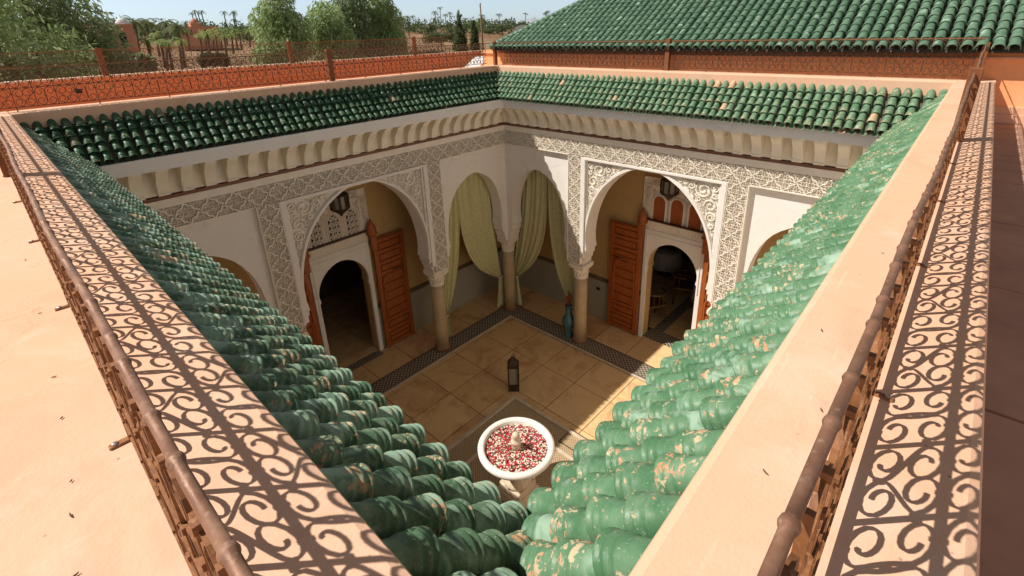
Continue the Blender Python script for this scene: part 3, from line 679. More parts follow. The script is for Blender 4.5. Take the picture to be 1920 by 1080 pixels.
# ---------------------------------------------------------------- galleries: back walls, door surrounds, doors
BN = lambda u, v, d: (u, 12.73-d, v)
BE = lambda u, v, d: (13.03-d, u, v)
DOOR = [(0,-6.17),(.14,-6.19),(.28,-6.24),(.42,-6.32),(.55,-6.43),(.66,-6.57),(.75,-6.74),(.80,-6.92),(.81,-7.08),(.78,-7.2),(.79,-7.24),(.82,-7.27),(.82,FZ)]
def door_path(c): return [(c-a, v) for a, v in reversed(DOOR[1:])]+[(c+a, v) for a, v in DOOR]
def grille(mb, F, c, v0, v1, hw, d0, d1):
    """pierced plaster lattice inside an arched opening"""
    for r in (.03, .075): mb.ribbon([(c-hw-r, v0)]+[(c+(hw+r)*math.cos(math.pi*(1-i/12)), v1-hw+(hw+r)*math.sin(math.pi*i/12)) for i in range(13)]+[(c+hw+r, v0)], F, d0, d1, .016)
    n = 3; ch = (v1-v0)/4
    for j in range(4):
        for i in (-1, 0):
            x, y = c+i*hw, v0+j*ch; xc, yc = x+hw/2, y+ch/2
            if j == 3 and i == -2: continue
            P = [(x, yc), (xc, y+ch), (x+hw, yc), (xc, y)]
            mb.ribbon(P, F, d0, d1, .012, closed=True); mb.ribbon([(xc+.3*hw*math.cos(q*math.pi/4), yc+.3*ch*math.sin(q*math.pi/4)) for q in range(8)], F, d0, d1, .009, closed=True)
    for q in (-1, 0, 1): mb.ribbon([(c+q*hw*.5, v0), (c+q*hw*.5, v1-hw*.25*(1+abs(q)))], F, d0, d1-.003, .008)
def gallery(label, F, dc, ul, ur, base, wooden):
    t = thing('gallery_wall', label, 'wall', base)
    m = MB(); m.prism([(ul, -3.25), (ul, FZ)]+door_path(dc)+[(ur, FZ), (ur, -3.25)], F, -.34, 0); m.build('wall', M['ochre'], t)
    m = MB()
    for a, b in ((ul, dc-.96), (dc+.96, ur)): m.obox(F, a, b, FZ, -8.27, .001, .03)
    m.build('dado', M['dado'], t)
    m = MB()
    for a, b in ((ul, dc-.96), (dc+.96, ur)): m.obox(F, a, b, -8.269, -8.12, .001, .034)
    m.build('dado_band', M['dado_band'], t)
    m = MB(); m.prism([(dc-.95, -5.86), (dc-.95, FZ)]+door_path(dc)+[(dc+.95, FZ), (dc+.95, -5.86)], F, .002, .085); sdr = m.build('door_surround', M['white'], t)
    m = MB(); P = [(dc-.86, -7.55), (dc-.86, -6.0), (dc+.86, -6.0), (dc+.86, -7.55)]; m.ribbon(P, F, .085, .105, .02); m.build('surround_moulding', M['white'], sdr)
    m = MB(); m.obox(F, dc-.98, dc+.98, -5.858, -5.54, .002, .06)
    for v in (-5.84, -5.57): m.ribbon([(dc-.97, v), (dc+.97, v)], F, .06, .085, .012)
    for ph in (0, 1): m.ribbon([(dc-.95+.0475*i*2, -5.705+(.105 if (i+ph) % 2 else -.105)) for i in range(21)], F, .06, .08, .014)
    m.build('lintel_carving', M['stucco'], t)
    m = MB(); m.obox(F, dc-1.08, dc+1.08, -5.538, -5.50, .002, .16); m.build('ledge', M['darkwood'], t)
    # carved panel over the door
    m = MB(); m.obox(F, dc-1.09, dc+1.09, -5.499, -4.18, .002, .03)
    for u in (-1.08, -.84, .84, 1.08): m.ribbon([(dc+u, -5.49), (dc+u, -4.19)], F, .03, .07, .016)
    for v in (-4.20, -4.42): m.ribbon([(dc-1.08, v), (dc+1.08, v)], F, .03, .07, .016)
    carve_lattice(m, F, dc-.84, -4.41, .24, .21, .03, .055, 7, 1)
    rs = random.Random(5)
    for sd in (-1, 1): carve_lattice(m, F, dc+sd*.96-.115, -5.46, .23, .26, .03, .055, 1, 4)
    for k in (-1.5, -.5, .5, 1.5):
        for j in range(6): carve_lattice(m, F, dc+k*.56-.055, -5.46+.145*j, .11, .145, .03, .052, 1, 1)
    for k in range(110):
        x, y = rs.uniform(-.83, .83), rs.uniform(-4.78, -4.44)
        if all(math.hypot(x-q*.56, y+4.97) > .27 for q in (-1, 0, 1)): m.ribbon([(dc+p[0], p[1]) for p in leaf_stroke(x, y, rs.uniform(0, 6.3), .1, rs.uniform(-2, 2))], F, .03, .055, .012, taper=True)
    pn = m.build('carved_panel', M['stucco'], t)
    for q in (-1, 0, 1):
        c = dc+q*.56; m = MB()
        if wooden:
            m.prism([(c-.19, -5.495)]+[(c+.19*math.cos(math.pi*(1-i/12)), -4.92+.19*math.sin(math.pi*i/12)) for i in range(13)]+[(c+.19, -5.495)], F, .031, .05)
            sh = m.build('wooden_shutter', M['wood'], t)
            m = MB(); m.ribbon([(c-.21, -5.495)]+[(c+.21*math.cos(math.pi*(1-i/12)), -4.92+.21*math.sin(math.pi*i/12)) for i in range(13)]+[(c+.21, -5.495)], F, .031, .085, .024)
            m.build('shutter_frame', M['white'], sh)
        else:
            m.prism([(c-.15, -5.49)]+[(c+.15*math.cos(math.pi*(1-i/12)), -4.90+.15*math.sin(math.pi*i/12)) for i in range(13)]+[(c+.15, -5.49)], F, .0305, .034)
            hole = m.build('window', M['black'], t)
            m = MB(); grille(m, F, c, -5.49, -4.75, .15, .034, .072); m.build('plaster_grille', M['stucco'], hole)
    return t
gallery('ochre back wall behind the shaded arcade, with pierced plaster windows over its doorway', BN, 5.93, -1.5, 13.03, (5.93, 12.73, FZ), False)
gallery('ochre back wall behind the sunlit arcade, with wooden arched shutters over its doorway', BE, 5.68, -1.5, 13.05, (13.03, 5.68, FZ), True)
m = MB(); m.obox(BE, 8.23, 8.38, -8.66, -8.54, .03, .036); tag(m.build('wall_socket', M['black'], base=(13.0, 8.3, -8.6)), 'small dark square socket on the tiled dado between column and open door', 'wall socket')
m = MB(); m.obox(BN, 9.05, 9.42, -9.25, -8.45, .03, .035); nb = m.build('wall_niche', M['black'], base=(9.2, 12.7, -8.9)); tag(nb, 'dark framed niche low on the dado beside the sage curtain', 'niche')
m = MB(); m.ribbon([(9.05, -9.25), (9.42, -9.25), (9.42, -8.45), (9.05, -8.45)], BN, .03, .05, .025, closed=True); m.build('niche_frame', M['darkwood'], nb)

def door_leaf(label, F, u0, u1, hinge):
    """leaf opened flat against the wall; hinge = +1 pivot post at u1, -1 at u0"""
    v0, v1, d0, d1 = FZ+.03, -5.84, .10, .155; c = F((u0+u1)/2, v0, .12); t = thing('door_leaf', label, 'door', c)
    m = MB(); m.obox(F, u0, u1, v0, v1, d0, d1-.02); lf = m.build('leaf', M['wood'], t)
    m = MB(); sw = .13
    a, b = u0, u1
    m.obox(F, a, a+sw, v0, v1, d1-.0199, d1+.035); m.obox(F, b-sw, b, v0, v1, d1-.0199, d1+.035)
    hs = [v0+.10, v0+.62, v0+1.0, v1-1.22, v1-.86, v1-.48, v1-.10]
    for h in hs: m.obox(F, a+sw, b-sw, h-.055, h+.055, d1-.0199, d1+.030)
    m.build('frame', M['wood'], t)
    m = MB()
    for h0, h1 in zip(hs, hs[1:]):
        n = max(1, int(round((h1-h0)/.32)))
        for i in range(n):
            p0 = h0+.07+(h1-h0-.14)*i/n+.012; p1 = h0+.07+(h1-h0-.14)*(i+1)/n-.012
            m.obox(F, a+sw+.05, b-sw-.05, p0+.02, p1-.02, d1-.0198, d1+.022)
    m.build('raised_panel', M['wood'], t)
    m = MB(); ca, hw = (a+b)/2, (b-a)/2-sw-.04; vs_ = v1-1.62
    m.ribbon([(ca-hw, v0+1.08)]+[(ca-hw, vs_-.2), (ca-hw*.92, vs_-.12)]+[(ca+hw*math.cos(math.pi*(1-i/14)), vs_+hw*1.0*math.sin(math.pi*i/14)) for i in range(15)]+[(ca+hw*.92, vs_-.12), (ca+hw, vs_-.2), (ca+hw, v0+1.08)], F, d1-.0198, d1+.055, .035)
    m.build('wicket_arch', M['wood'], t)
    hu = u1-.02 if hinge > 0 else u0+.02; m = MB(); m.obox(F, hu-.085, hu+.085, -6.10, -5.70, .17, .27); ps = m.build('pivot_post', M['wood'], t)
    q = F(hu, 0, .17); m = MB(); m.lathe([(.10, -5.70), (.165, -5.66), (.165, -5.60), (.13, -5.56), (.15, -5.50), (.14, -5.42), (.07, -5.28), (.01, -5.16)], (q[0], q[1], 0), 12); m.build('finial', M['wood'], ps)
    m = MB(); m.tube([F(u0+.1 if hinge > 0 else u1-.1, v1-1.22, d1+.03), F((u0+u1)/2, v1-1.22, d1+.03)], .022, 8); m.build('latch', M['lantern'], t)
door_leaf('cedar door leaf right of the doorway on the shaded side, opened against ochre wall', BN, 6.98, 8.08, -1)
door_leaf('cedar door leaf left of the shaded side doorway, mostly hidden by the arch', BN, 3.80, 4.90, 1)
door_leaf('cedar door leaf left of the dining room doorway, fully visible near the vase column', BE, 6.68, 7.80, -1)
door_leaf('cedar door leaf right of the dining room doorway, a sliver above chipped tiles', BE, 3.56, 4.68, 1)

# rooms behind the doors
def room(label, x0, x1, y0, y1, opening):
    t = thing('room_wall', label, 'wall', ((x0+x1)/2, (y0+y1)/2, FZ))
    for w in ((x0-.2, x0, y0-.2, y1+.2), (x1, x1+.2, y0-.2, y1+.2), (x0, x1, y0-.2, y0), (x0, x1, y1, y1+.2)):
        if w == opening or (opening == 'S' and w[3] == y0) or (opening == 'W' and w[1] == x0): continue
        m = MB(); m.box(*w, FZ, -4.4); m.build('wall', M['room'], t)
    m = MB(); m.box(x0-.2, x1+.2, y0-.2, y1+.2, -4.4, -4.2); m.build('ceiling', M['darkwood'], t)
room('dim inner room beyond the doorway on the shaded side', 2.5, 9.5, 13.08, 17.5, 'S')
room('dim dining room walls beyond the doorway on the sunlit side', 13.38, 20.5, 2.0, 9.6, 'W')
m = MB(); m.box(2.3, 9.7, 12.74, 17.7, FZ-.3, FZ-.012); m.box(13.04, 20.7, 1.8, 9.8, FZ-.3, FZ-.012); struct(m.build('room_ground', M['grout']))
m = MB(); slabs(m, [5.93-.82, 6.75], [12.75, 13.1], FZ)
slabs(m, [2.5+i*1.4 for i in range(6)], [13.1+i*1.45 for i in range(4)], FZ); slabs(m, [13.65+i*1.45 for i in range(5)], [2+i*1.45-.1 for i in range(3)]+[4.85, 6.3, 6.42, 7.9, 9.4], FZ, lambda a, b, c, d: c > 6.2 and d < 6.5)
struct(m.build('room_floor', M['slab']))
m = MB(); m.box(13.04, 13.62, 4.86, 6.50, FZ-.05, FZ+.004); m.box(13.62, 20, 6.06, 6.42, FZ-.05, FZ+.006); struct(m.build('room_mosaic_path', M['mosaic']))
m = MB(); m.box(5.11, 6.75, 12.42, 12.73, FZ-.05, FZ+.003); struct(m.build('threshold_path', M['mosaic']))

# ---------------------------------------------------------------- curtains
def curtain(label, F, ua, ub, tie, vt, side, seed, dback=-.62):
    """panel hung from -3.7 between ua..ub, gathered at (tie, vt) and hanging on below"""
    rs = random.Random(seed); t = thing('curtain', label, 'curtain', F((ua+ub)/2, FZ, dback)); n, k = 44, 34
    vs = []; ph = [rs.uniform(0, 6) for _ in range(4)]
    def pt(i, s):                                # i across 0..1, s along 0..1 (top to tie)
        top = ua+(ub-ua)*i
        e = s**(1.1+2.3*(abs(top-tie)/1.3))     # far edge swoops late, near edge straight
        gw = .13*(i-.5); u = top+(tie+gw-top)*e
        v = -3.72+(vt+3.72)*s*(1.0) - .18*math.sin(math.pi*s)*abs(top-tie)*s
        amp = .075*(1-.55*s)
        d = dback+amp*math.sin(i*6*2*math.pi+ph[0]+.8*math.sin(s*2+ph[1]))+.03*math.sin(i*15+ph[2]+s*3)
        return F(u, v, d+.10*s*s)
    for a in range(k):
        for b in range(n): vs.append(pt(b/(n-1), a/(k-1)))
    m = MB(); m.add(vs, [(a*n+b, a*n+b+1, a*n+n+b+1, a*n+n+b) for a in range(k-1) for b in range(n-1)], .5, True)
    m.build('drape', M['curtain'], t)
    vs = []; hem = max(FZ+.08, vt-1.15)
    for a in range(10):
        s = a/9
        for b in range(25):
            i = b/24; w = .07+.13*s; vs.append(F(tie+side*.05*s+(i-.5)*2*w, vt+(hem-vt)*s, dback+.10+(.04+.05*s)*math.sin(i*5*2*math.pi+ph[3])))
    m = MB(); m.add(vs, [(a*25+b, a*25+b+1, a*25+26+b, a*25+25+b) for a in range(9) for b in range(24)], .5, True); m.build('gathered_tail', M['curtain'], t)
    m = MB(); P = [F(tie+.10*math.cos(q*math.pi/6), vt+.03*math.sin(q*math.pi/6), dback+.10+.09*math.sin(q*math.pi/6)) for q in range(13)]; m.tube(P, .035, 7); m.build('tie_back', M['curtain'], t)
curtain('sage curtain hanging straight behind the left column, leftmost in the shaded corner arch', FN, 8.62, 9.64, 8.66, -8.9, -1, 1)
curtain('sage curtain swept to the left face of the corner column in the shaded arch', FN, 9.58, 11.10, 11.30, -8.50, -1, 2)
curtain('sage curtain gathered against the right face of the corner column', FE, 9.62, 10.85, 11.12, -8.55, -1, 3)
curtain('sage curtain swept toward the column with the vase, in the partly sunlit corner arch', FE, 8.44, 9.62, 8.36, -8.95, -1, 4)

# ---------------------------------------------------------------- lanterns, vase, fountain
def star_lantern(label, x, y, z1, z0):
    t = thing('hanging_lantern', label, 'lantern', (x, y, (z0+z1)/2)); h = z1-z0; r = .235; n = 8
    rg = lambda rr, z: [(x+rr*math.cos(2*math.pi*k/n+.39), y+rr*math.sin(2*math.pi*k/n+.39), z) for k in range(n)]
    m = MB(); a = rg(r*.86, z1-.10*h); b = rg(r*.86, z0+.30*h)
    m.add(a+b, [(k, (k+1) % n, n+(k+1) % n, n+k) for k in range(n)]); m.build('glass_pane', M['glass'], t)
    m = MB(); top = rg(r, z1-.10*h); bot = rg(r, z0+.30*h)
    for k in range(n):
        m.tube([top[k], bot[k]], .030, 6, smooth=False); m.tube([top[k], top[(k+1) % n]], .024, 6); m.tube([bot[k], bot[(k+1) % n]], .024, 6)
        m.tube([bot[k], (x, y, z0+.06*h)], .016, 5)
    m.lathe([(r*1.05, z1-.10*h), (r*.8, z1), (.05, z1+.12*h), (.02, z1+.16*h)], (x, y, 0), 8, smooth=False)
    m.lathe([(r*.98, z0+.30*h), (r*.55, z0+.16*h), (.06, z0+.05*h), (.015, z0-.04*h)], (x, y, 0), 8, smooth=False)
    m.build('metal_frame', M['lantern'], t)
    m = MB(); m.tube([(x, y, z1+.14*h), (x, y, -2.2)], .012, 6); m.build('chain', M['lantern'], t)
star_lantern('eight sided hanging lantern with milky panes in front of the pierced plaster windows', 5.93, 12.12, -3.95, -4.62)
star_lantern('eight sided hanging lantern with milky panes in front of the wooden shutters', 12.40, 5.70, -3.92, -4.58)

LX, LY = 8.30, 8.06
t = thing('floor_lantern', 'tall dark metal lantern with a glass front standing alone on the court slabs', 'lantern', (LX, LY, FZ))
def rot(x, y, a, p): return (x+p[0]*math.cos(a)-p[1]*math.sin(a), y+p[0]*math.sin(a)+p[1]*math.cos(a), p[2])
TH = R(42)
def rbox(m, c, a, x0, x1, y0, y1, z0, z1):
    b = MB(); b.box(x0, x1, y0, y1, z0, z1); m.add([rot(c[0], c[1], a, p) for p in b.v], b.f)
m = MB(); rbox(m, (LX, LY), TH, -.155, .155, -.155, .155, FZ, FZ+.22); m.build('base', M['lantern'], t)
m = MB()
for sx in (-1, 1):
    for sy in (-1, 1): rbox(m, (LX, LY), TH, sx*.14-.02, sx*.14+.02, sy*.14-.02, sy*.14+.02, FZ+.22, FZ+.80)
rbox(m, (LX, LY), TH, -.165, .165, -.165, .165, FZ+.80, FZ+.86); m.build('frame', M['lantern'], t)
m = MB(); rbox(m, (LX, LY), TH, -.125, .125, -.125, .125, FZ+.221, FZ+.799); m.build('glass_pane', M['glass'], t)
m = MB(); m.lathe([(.20, .86), (.17, .93), (.09, 1.02), (.09, 1.05), (.05, 1.09)], (LX, LY, FZ), 4, smooth=False); m.tube([(LX+.05*math.cos(q), LY+.05*math.sin(q)*0, FZ+1.13+.05*math.sin(q)) for q in [k*math.pi/6 for k in range(13)]], .010, 5); m.build('cap', M['lantern'], t)

VX, VY = 11.40, 8.40
t = thing('vase', 'turquoise glazed bottle vase with a long neck standing left of the column', 'vase', (VX, VY, FZ))
m = MB(); m.lathe([(.13,0),(.15,.03),(.14,.10),(.11,.22),(.13,.32),(.20,.48),(.225,.60),(.205,.72),(.14,.82),(.11,.90),(.105,1.12),(.12,1.20),(.13,1.22),(.11,1.215),(.09,1.12)], (VX, VY, FZ), 28); m.build('body', M['teal'], t)
m = MB(); m.tube([(VX+.02, VY-.10, FZ+1.10), (VX+.04, VY-.19, FZ+1.12), (VX+.04, VY-.21, FZ+.98), (VX+.02, VY-.17, FZ+.80)], .022, 7); m.build('handle', M['teal'], t)
rs = random.Random(9); m = MB()
for k in range(26):
    a, q, h = rs.uniform(0, 6.3), rs.uniform(.02, .16), rs.uniform(.22, .46)
    m.tube([(VX, VY, FZ+1.1), (VX+q*.5*math.cos(a), VY+q*.5*math.sin(a), FZ+1.2+h*.5), (VX+q*math.cos(a), VY+q*math.sin(a), FZ+1.2+h)], [.008, .010, .012], 4)
    m.lathe([(.004, -.05), (.022, -.02), (.02, .03), (.004, .07)], (VX+q*math.cos(a), VY+q*math.sin(a), FZ+1.2+h), 6)
tag(m.build('dried_flowers', M['dry'], base=(VX, VY, FZ+1.2)), 'bunch of rust brown dried flowers in the turquoise vase', 'flowers')

CX, CY = 5.80, 5.63
m = MB(); m.box(CX-2.2, CX+2.24, CY-2.2, CY+2.18, FZ-.02, FZ+.012); struct(m.build('fountain_paving', M['mosaic_fine']))
m = MB(); e = .085
for k, (q, h) in enumerate(((2.2, .05), (1.55, .016))):
    x0, x1, y0, y1 = CX-q, CX+q+.04, CY-q, CY+q-.02
    z0, z1 = FZ+.0121, FZ+.012+h
    m.box(x0, x1, y0, y0+e, z0, z1); m.box(x0, x1, y1-e, y1, z0, z1); m.box(x0, x0+e, y0+e, y1-e, z0, z1); m.box(x1-e, x1, y0+e, y1-e, z0, z1)
struct(m.build('paving_kerb', M['pale_stone']))
m = MB(); m.box(7.60, 8.08, 5.33, 5.82, FZ+.0125, FZ+.02); dr = m.build('drain_cover', M['mosaic_fine'], base=(7.84, 5.57, FZ)); tag(dr, 'square tiled drain cover set in the mosaic beside the fountain', 'drain cover')
m = MB(); m.box(7.57, 7.6, 5.30, 5.85, FZ+.0125, FZ+.024); m.box(8.08, 8.11, 5.30, 5.85, FZ+.0125, FZ+.024); m.box(7.6, 8.08, 5.30, 5.33, FZ+.0125, FZ+.024); m.box(7.6, 8.08, 5.82, 5.85, FZ+.0125, FZ+.024); m.build('drain_frame', M['grout'], dr)
t = thing('fountain', 'white marble fountain bowl on a fluted foot, filled with red and cream petals', 'fountain', (CX, CY, FZ))
fx, fy = 5.78, 5.61
fl_ = lambda n, k: (lambda a, z: 1+k*math.cos(n*a))
m = MB(); m.lathe([(.18,-8.86),(.30,-8.83),(.48,-8.74),(.64,-8.60),(.73,-8.47)], (fx, fy, 0), 96, squash=fl_(24, .018)); m.build('fluted_bowl', M['cream_stone'], t)
m = MB(); m.lathe([(.72,-8.475),(.79,-8.45),(.825,-8.40),(.83,-8.345),(.80,-8.305),(.755,-8.297),(.71,-8.305),(.685,-8.33),(.675,-8.40),(.55,-8.56),(.3,-8.7),(.01,-8.72)], (fx, fy, 0), 64); m.build('basin', M['marble'], t)
m = MB(); m.lathe([(.30,-9.34),(.30,-9.28),(.25,-9.22),(.20,-9.14),(.165,-9.0),(.17,-8.93),(.235,-8.90),(.235,-8.865)], (fx, fy, 0), 64, squash=fl_(16, .02)); m.build('stem', M['cream_stone'], t)
m = MB(); m.bevbox(fx-.34, fx+.34, fy-.34, fy+.34, FZ+.013, FZ+.27, .02); m.bevbox(fx-.30, fx+.30, fy-.30, fy+.30, FZ+.2701, FZ+.44, .03); m.build('base', M['cream_stone'], t)
m = MB(); m.lathe([(.10,-8.46),(.095,-8.30),(.10,-8.24),(.115,-8.23),(.115,-8.20),(.085,-8.18),(.07,-8.12),(.085,-8.07),(.08,-8.02),(.04,-7.985),(.01,-7.98)], (fx, fy, 0), 24); m.build('spout', M['cream_stone'], t)
m = MB(); m.lathe([(.66,-8.405),(.01,-8.40)], (fx, fy, 0), 48); wt = m.build('basin_water', M['water'], base=(fx, fy, -8.41)); struct(wt)
rs = random.Random(4); m = MB(); n = 0
while n < 1700:
    q, a = .655*math.sqrt(rs.random()), rs.uniform(0, 6.2832)
    if q < .11: continue
    x, y = fx+q*math.cos(a), fy+q*math.sin(a); s = rs.uniform(.014, .026); b = rs.uniform(0, 6.3); zz = -8.395+rs.uniform(0, .018); tv = rs.random()
    cl = .5+.5*math.sin(x*23+1)*math.sin(y*19); tv = min(.999, tv*.75+.25*cl) if rs.random() < .6 else tv
    ring = [(x+s*math.cos(b+k*1.2566)*(1, .8, 1, .75, 1)[k], y+s*math.sin(b+k*1.2566), zz+rs.uniform(-.006, .012)) for k in range(5)]
    m.add(ring+[(x, y, zz-.005)], [(k, (k+1) % 5, 5) for k in range(5)], tv); n += 1
p = m.build('petals', M['petal'], base=(fx, fy, -8.39)); p['kind'] = 'stuff'; p['label'] = 'red and cream rose petals floating in the fountain bowl'

# ---------------------------------------------------------------- dining room furniture glimpsed through the doorway
def round_table(label, x, y, r):
    t = thing('round_table', label, 'table', (x, y, FZ))
    m = MB(); m.lathe([(r, FZ+1.12), (r, FZ+1.15), (.01, FZ+1.151)], (x, y, 0), 32); m.build('tabletop', M['darkwood'], t)
    m = MB(); m.lathe([(.3, FZ), (.28, FZ+.05), (.07, FZ+.12), (.06, FZ+1.11)], (x, y, 0), 12); m.build('pedestal', M['darkwood'], t)
    m = MB(); m.lathe([(r*1.06, FZ+.42), (r*1.04, FZ+.8), (r*1.015, FZ+1.12), (r*1.0, FZ+1.165), (.01, FZ+1.166)], (x, y, 0), 72, squash=lambda a, z: 1+.05*math.sin(18*a)*max(0, min(1, (FZ+1.1-z)*2)))
    tag(m.build('tablecloth', M['linen'], base=(x, y, FZ+1.17)), label.replace('round table under a white cloth', 'white cloth draped over the round table'), 'tablecloth')
def chair(label, x, y, a):
    t = thing('armchair', label, 'chair', (x, y, FZ)); pr = lambda px, py, pz: rot(x, y, a, (px, py, FZ+pz))
    m = MB(); b = MB(); b.bevbox(-.34, .34, -.33, .33, .66, .74, .02); m.add([rot(x, y, a, p) if False else pr(p[0], p[1], p[2]) for p in b.v], b.f); m.build('seat', M['linen'] if False else M['chairwood'], t)
    for sx in (-1, 1):
        for sy in (-1, 1):
            m = MB(); m.tube([pr(sx*.30, sy*.29, .66), pr(sx*.32, sy*.31, .0)], [.035, .025], 8); m.build('leg', M['chairwood'], t)
    arc = [(-.36*math.cos(q), .05-.42*math.sin(q)) for q in [math.pi*k/12 for k in range(13)]]
    m = MB(); m.tube([pr(px, py, 1.16) for px, py in arc], .045, 8); m.build('curved_back', M['chairwood'], t)
    m = MB()
    for k in range(2, 11, 2): m.tube([pr(arc[k][0], arc[k][1], .72), pr(arc[k][0], arc[k][1], 1.15)], .018, 6)
    m.build('back_spindles', M['chairwood'], t)
round_table('round table under a white cloth at the back of the dark dining room', 17.6, 8.0, .62)
round_table('round table under a white cloth at the right edge of the dining room doorway', 15.85, 5.35, .62)
chair('honey coloured tub chair just inside the doorway on its left', 14.15, 6.75, R(-30))
chair('dark tub chair back beside the right hand table', 15.95, 6.45, R(200))

# ---------------------------------------------------------------- land beyond: ground, hills, trees, palms, houses
HF = lambda a: max(0.0, min(1.0, a))
CAM_F = (math.cos(YAW), math.sin(YAW))
def skyline(ang):
    """rise of the land (tangent) by plan angle, so that the low tree line reads level from the roof"""
    t = (ang-YAW)/R(45); return .006+.020*max(-.2, t)+.004*math.sin(ang*9)
def land_z(x, y):
    r = math.hypot(x, y); ang = math.atan2(y, x); k = HF((r-110)/330); k = k*k*(3-2*k)
    return -10.2+k*(9.2+min(r, 1500)*skyline(ang))+.25*math.sin(x*.05)*math.cos(y*.043)
def m_land():
    n = NT('dry_red_land'); a = n.noise(.035, 6, .6, dist=.8); b = n.noise(.16, 5, .6); c0 = n.noise(1.3, 4)
    c = n.mix(n.step(a, .40, .60), (.19,.105,.055), (.30,.19,.115)); c = n.mix(n.step(b, .52, .66, 0, .8), c, (.12,.11,.05))
    c = n.mix(n.step(c0, .5, .75, 0, .4), c, (.22,.12,.07)); return n.out(c, .95, .1)
M['land'] = m_land()
m = MB(); NA, rad = 96, [0, 6, 14, 22, 34, 50, 75, 105, 135, 165, 200, 240, 290, 350, 430, 540, 700, 900, 1200, 1700, 2400, 3400]
vs = [(6+(r*math.cos(2*math.pi*k/NA) if r else 0), 6+(r*math.sin(2*math.pi*k/NA) if r else 0)) for r in rad for k in range(NA)]
m.add([(x, y, land_z(x, y)) for x, y in vs], [(i*NA+k, i*NA+(k+1) % NA, (i+1)*NA+(k+1) % NA, (i+1)*NA+k) for i in range(len(rad)-1) for k in range(NA)], .5, True)
struct(m.build('ground', M['land']))
def at(px, Y_, dist):
    """point on the bearing of photo column px at plan distance dist (measured bearings, real distances)"""
    q = fw+rt2*((px-OX)/FPX)+dn2*((Y_-OY)/FPX); l = math.hypot(q.x, q.y); return (q.x/l*dist, q.y/l*dist, q.z/l*dist)
M['hill'] = plain('haze_tinted_hill', (.30,.33,.36), .95, .1, .01, 0)  # distance haze put into the hill's pale blue base colour
m = MB(); P = []
for k in range(25):
    px = 940+k*9; q = at(px, 40, 2300); h = (math.sin(k/24*math.pi)**.8)*(16+5*math.sin(k*1.3)+3*math.sin(k*2.9)); P.append((q, h))
vs = []
for q, h in P:
    b = land_z(q[0], q[1])-5; s2 = 1.10; vs += [(q[0]*.96, q[1]*.96, b), (q[0], q[1], b+8+h*2.6), (q[0]*s2, q[1]*s2, b)]
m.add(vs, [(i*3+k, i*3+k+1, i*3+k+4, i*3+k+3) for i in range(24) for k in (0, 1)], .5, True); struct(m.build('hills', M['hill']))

def m_leaf(name, a, b, c3):
    n = NT(name); tv = n.attr(); c = n.mix(n.step(tv, 0, .6), a, b); c = n.mix(n.step(tv, .6, 1), c, c3)
    n.out(c, .6, .2); tr = n.t.nodes.new('ShaderNodeBsdfTranslucent'); n.t.links.new(c, tr.inputs[0]); mx = n.t.nodes.new('ShaderNodeMixShader'); mx.inputs[0].default_value = .45
    n.t.links.new(n.b.outputs[0], mx.inputs[1]); n.t.links.new(tr.outputs[0], mx.inputs[2]); n.t.links.new(mx.outputs[0], n.t.nodes['Material Output'].inputs[0]); return n.m
M['leaf'] = m_leaf('pepper_tree_leaf', (.24,.33,.12), (.38,.48,.21), (.52,.60,.36))
M['leaf_grey'] = m_leaf('olive_grey_leaf', (.19,.25,.11), (.31,.38,.18), (.44,.50,.31))
M['leaf_dark'] = m_leaf('dark_leaf', (.07,.095,.04), (.11,.14,.06), (.16,.19,.085))
M['palm'] = m_leaf('palm_leaf', (.10,.13,.05), (.16,.19,.075), (.24,.26,.11))
M['palm_young'] = m_leaf('young_palm_leaf', (.20,.30,.08), (.30,.40,.12), (.42,.46,.17))
M['bark'] = plain('bark', (.16,.105,.065), .9, .2, 12)
def crown(m, lobes, n, size, droop, rs, elong=3.2):
    """leaf clumps through the volume of several lobes (x,y,z,rx,rz)"""
    wts = [l[3]**2*l[4] for l in lobes]
    for _ in range(n):
        L = rs.choices(lobes, wts)[0]
        while True:
            d = Vector((rs.gauss(0, 1), rs.gauss(0, 1), rs.gauss(0, 1)))
            if d.length > .1: break
        d.normalize(); q = rs.random()**.38
        p = Vector((L[0]+d.x*L[3]*q, L[1]+d.y*L[3]*q, L[2]+d.z*L[4]*q))
        p += Vector((rs.gauss(0, .12), rs.gauss(0, .12), rs.gauss(0, .12)))*size*3
        ax = Vector((d.x*.5+rs.gauss(0, .45), d.y*.5+rs.gauss(0, .45), -droop+rs.gauss(0, .45))).normalized(); sd = ax.cross(Vector((rs.gauss(0, 1), rs.gauss(0, 1), rs.gauss(0, 1)))).normalized()
        s = size*rs.uniform(.6, 1.3); a = sd*s*.5; b = ax*s*elong*.5
        tv = min(1, max(0, rs.gauss(.45, .22)+.14*math.sin(p.x*.9+p.z*1.3)+.1*math.sin(p.y*1.7)))
        m.add([tuple(p-b), tuple(p+a*.9), tuple(p+b), tuple(p-a*.9)], [(0, 1, 2, 3)], tv)
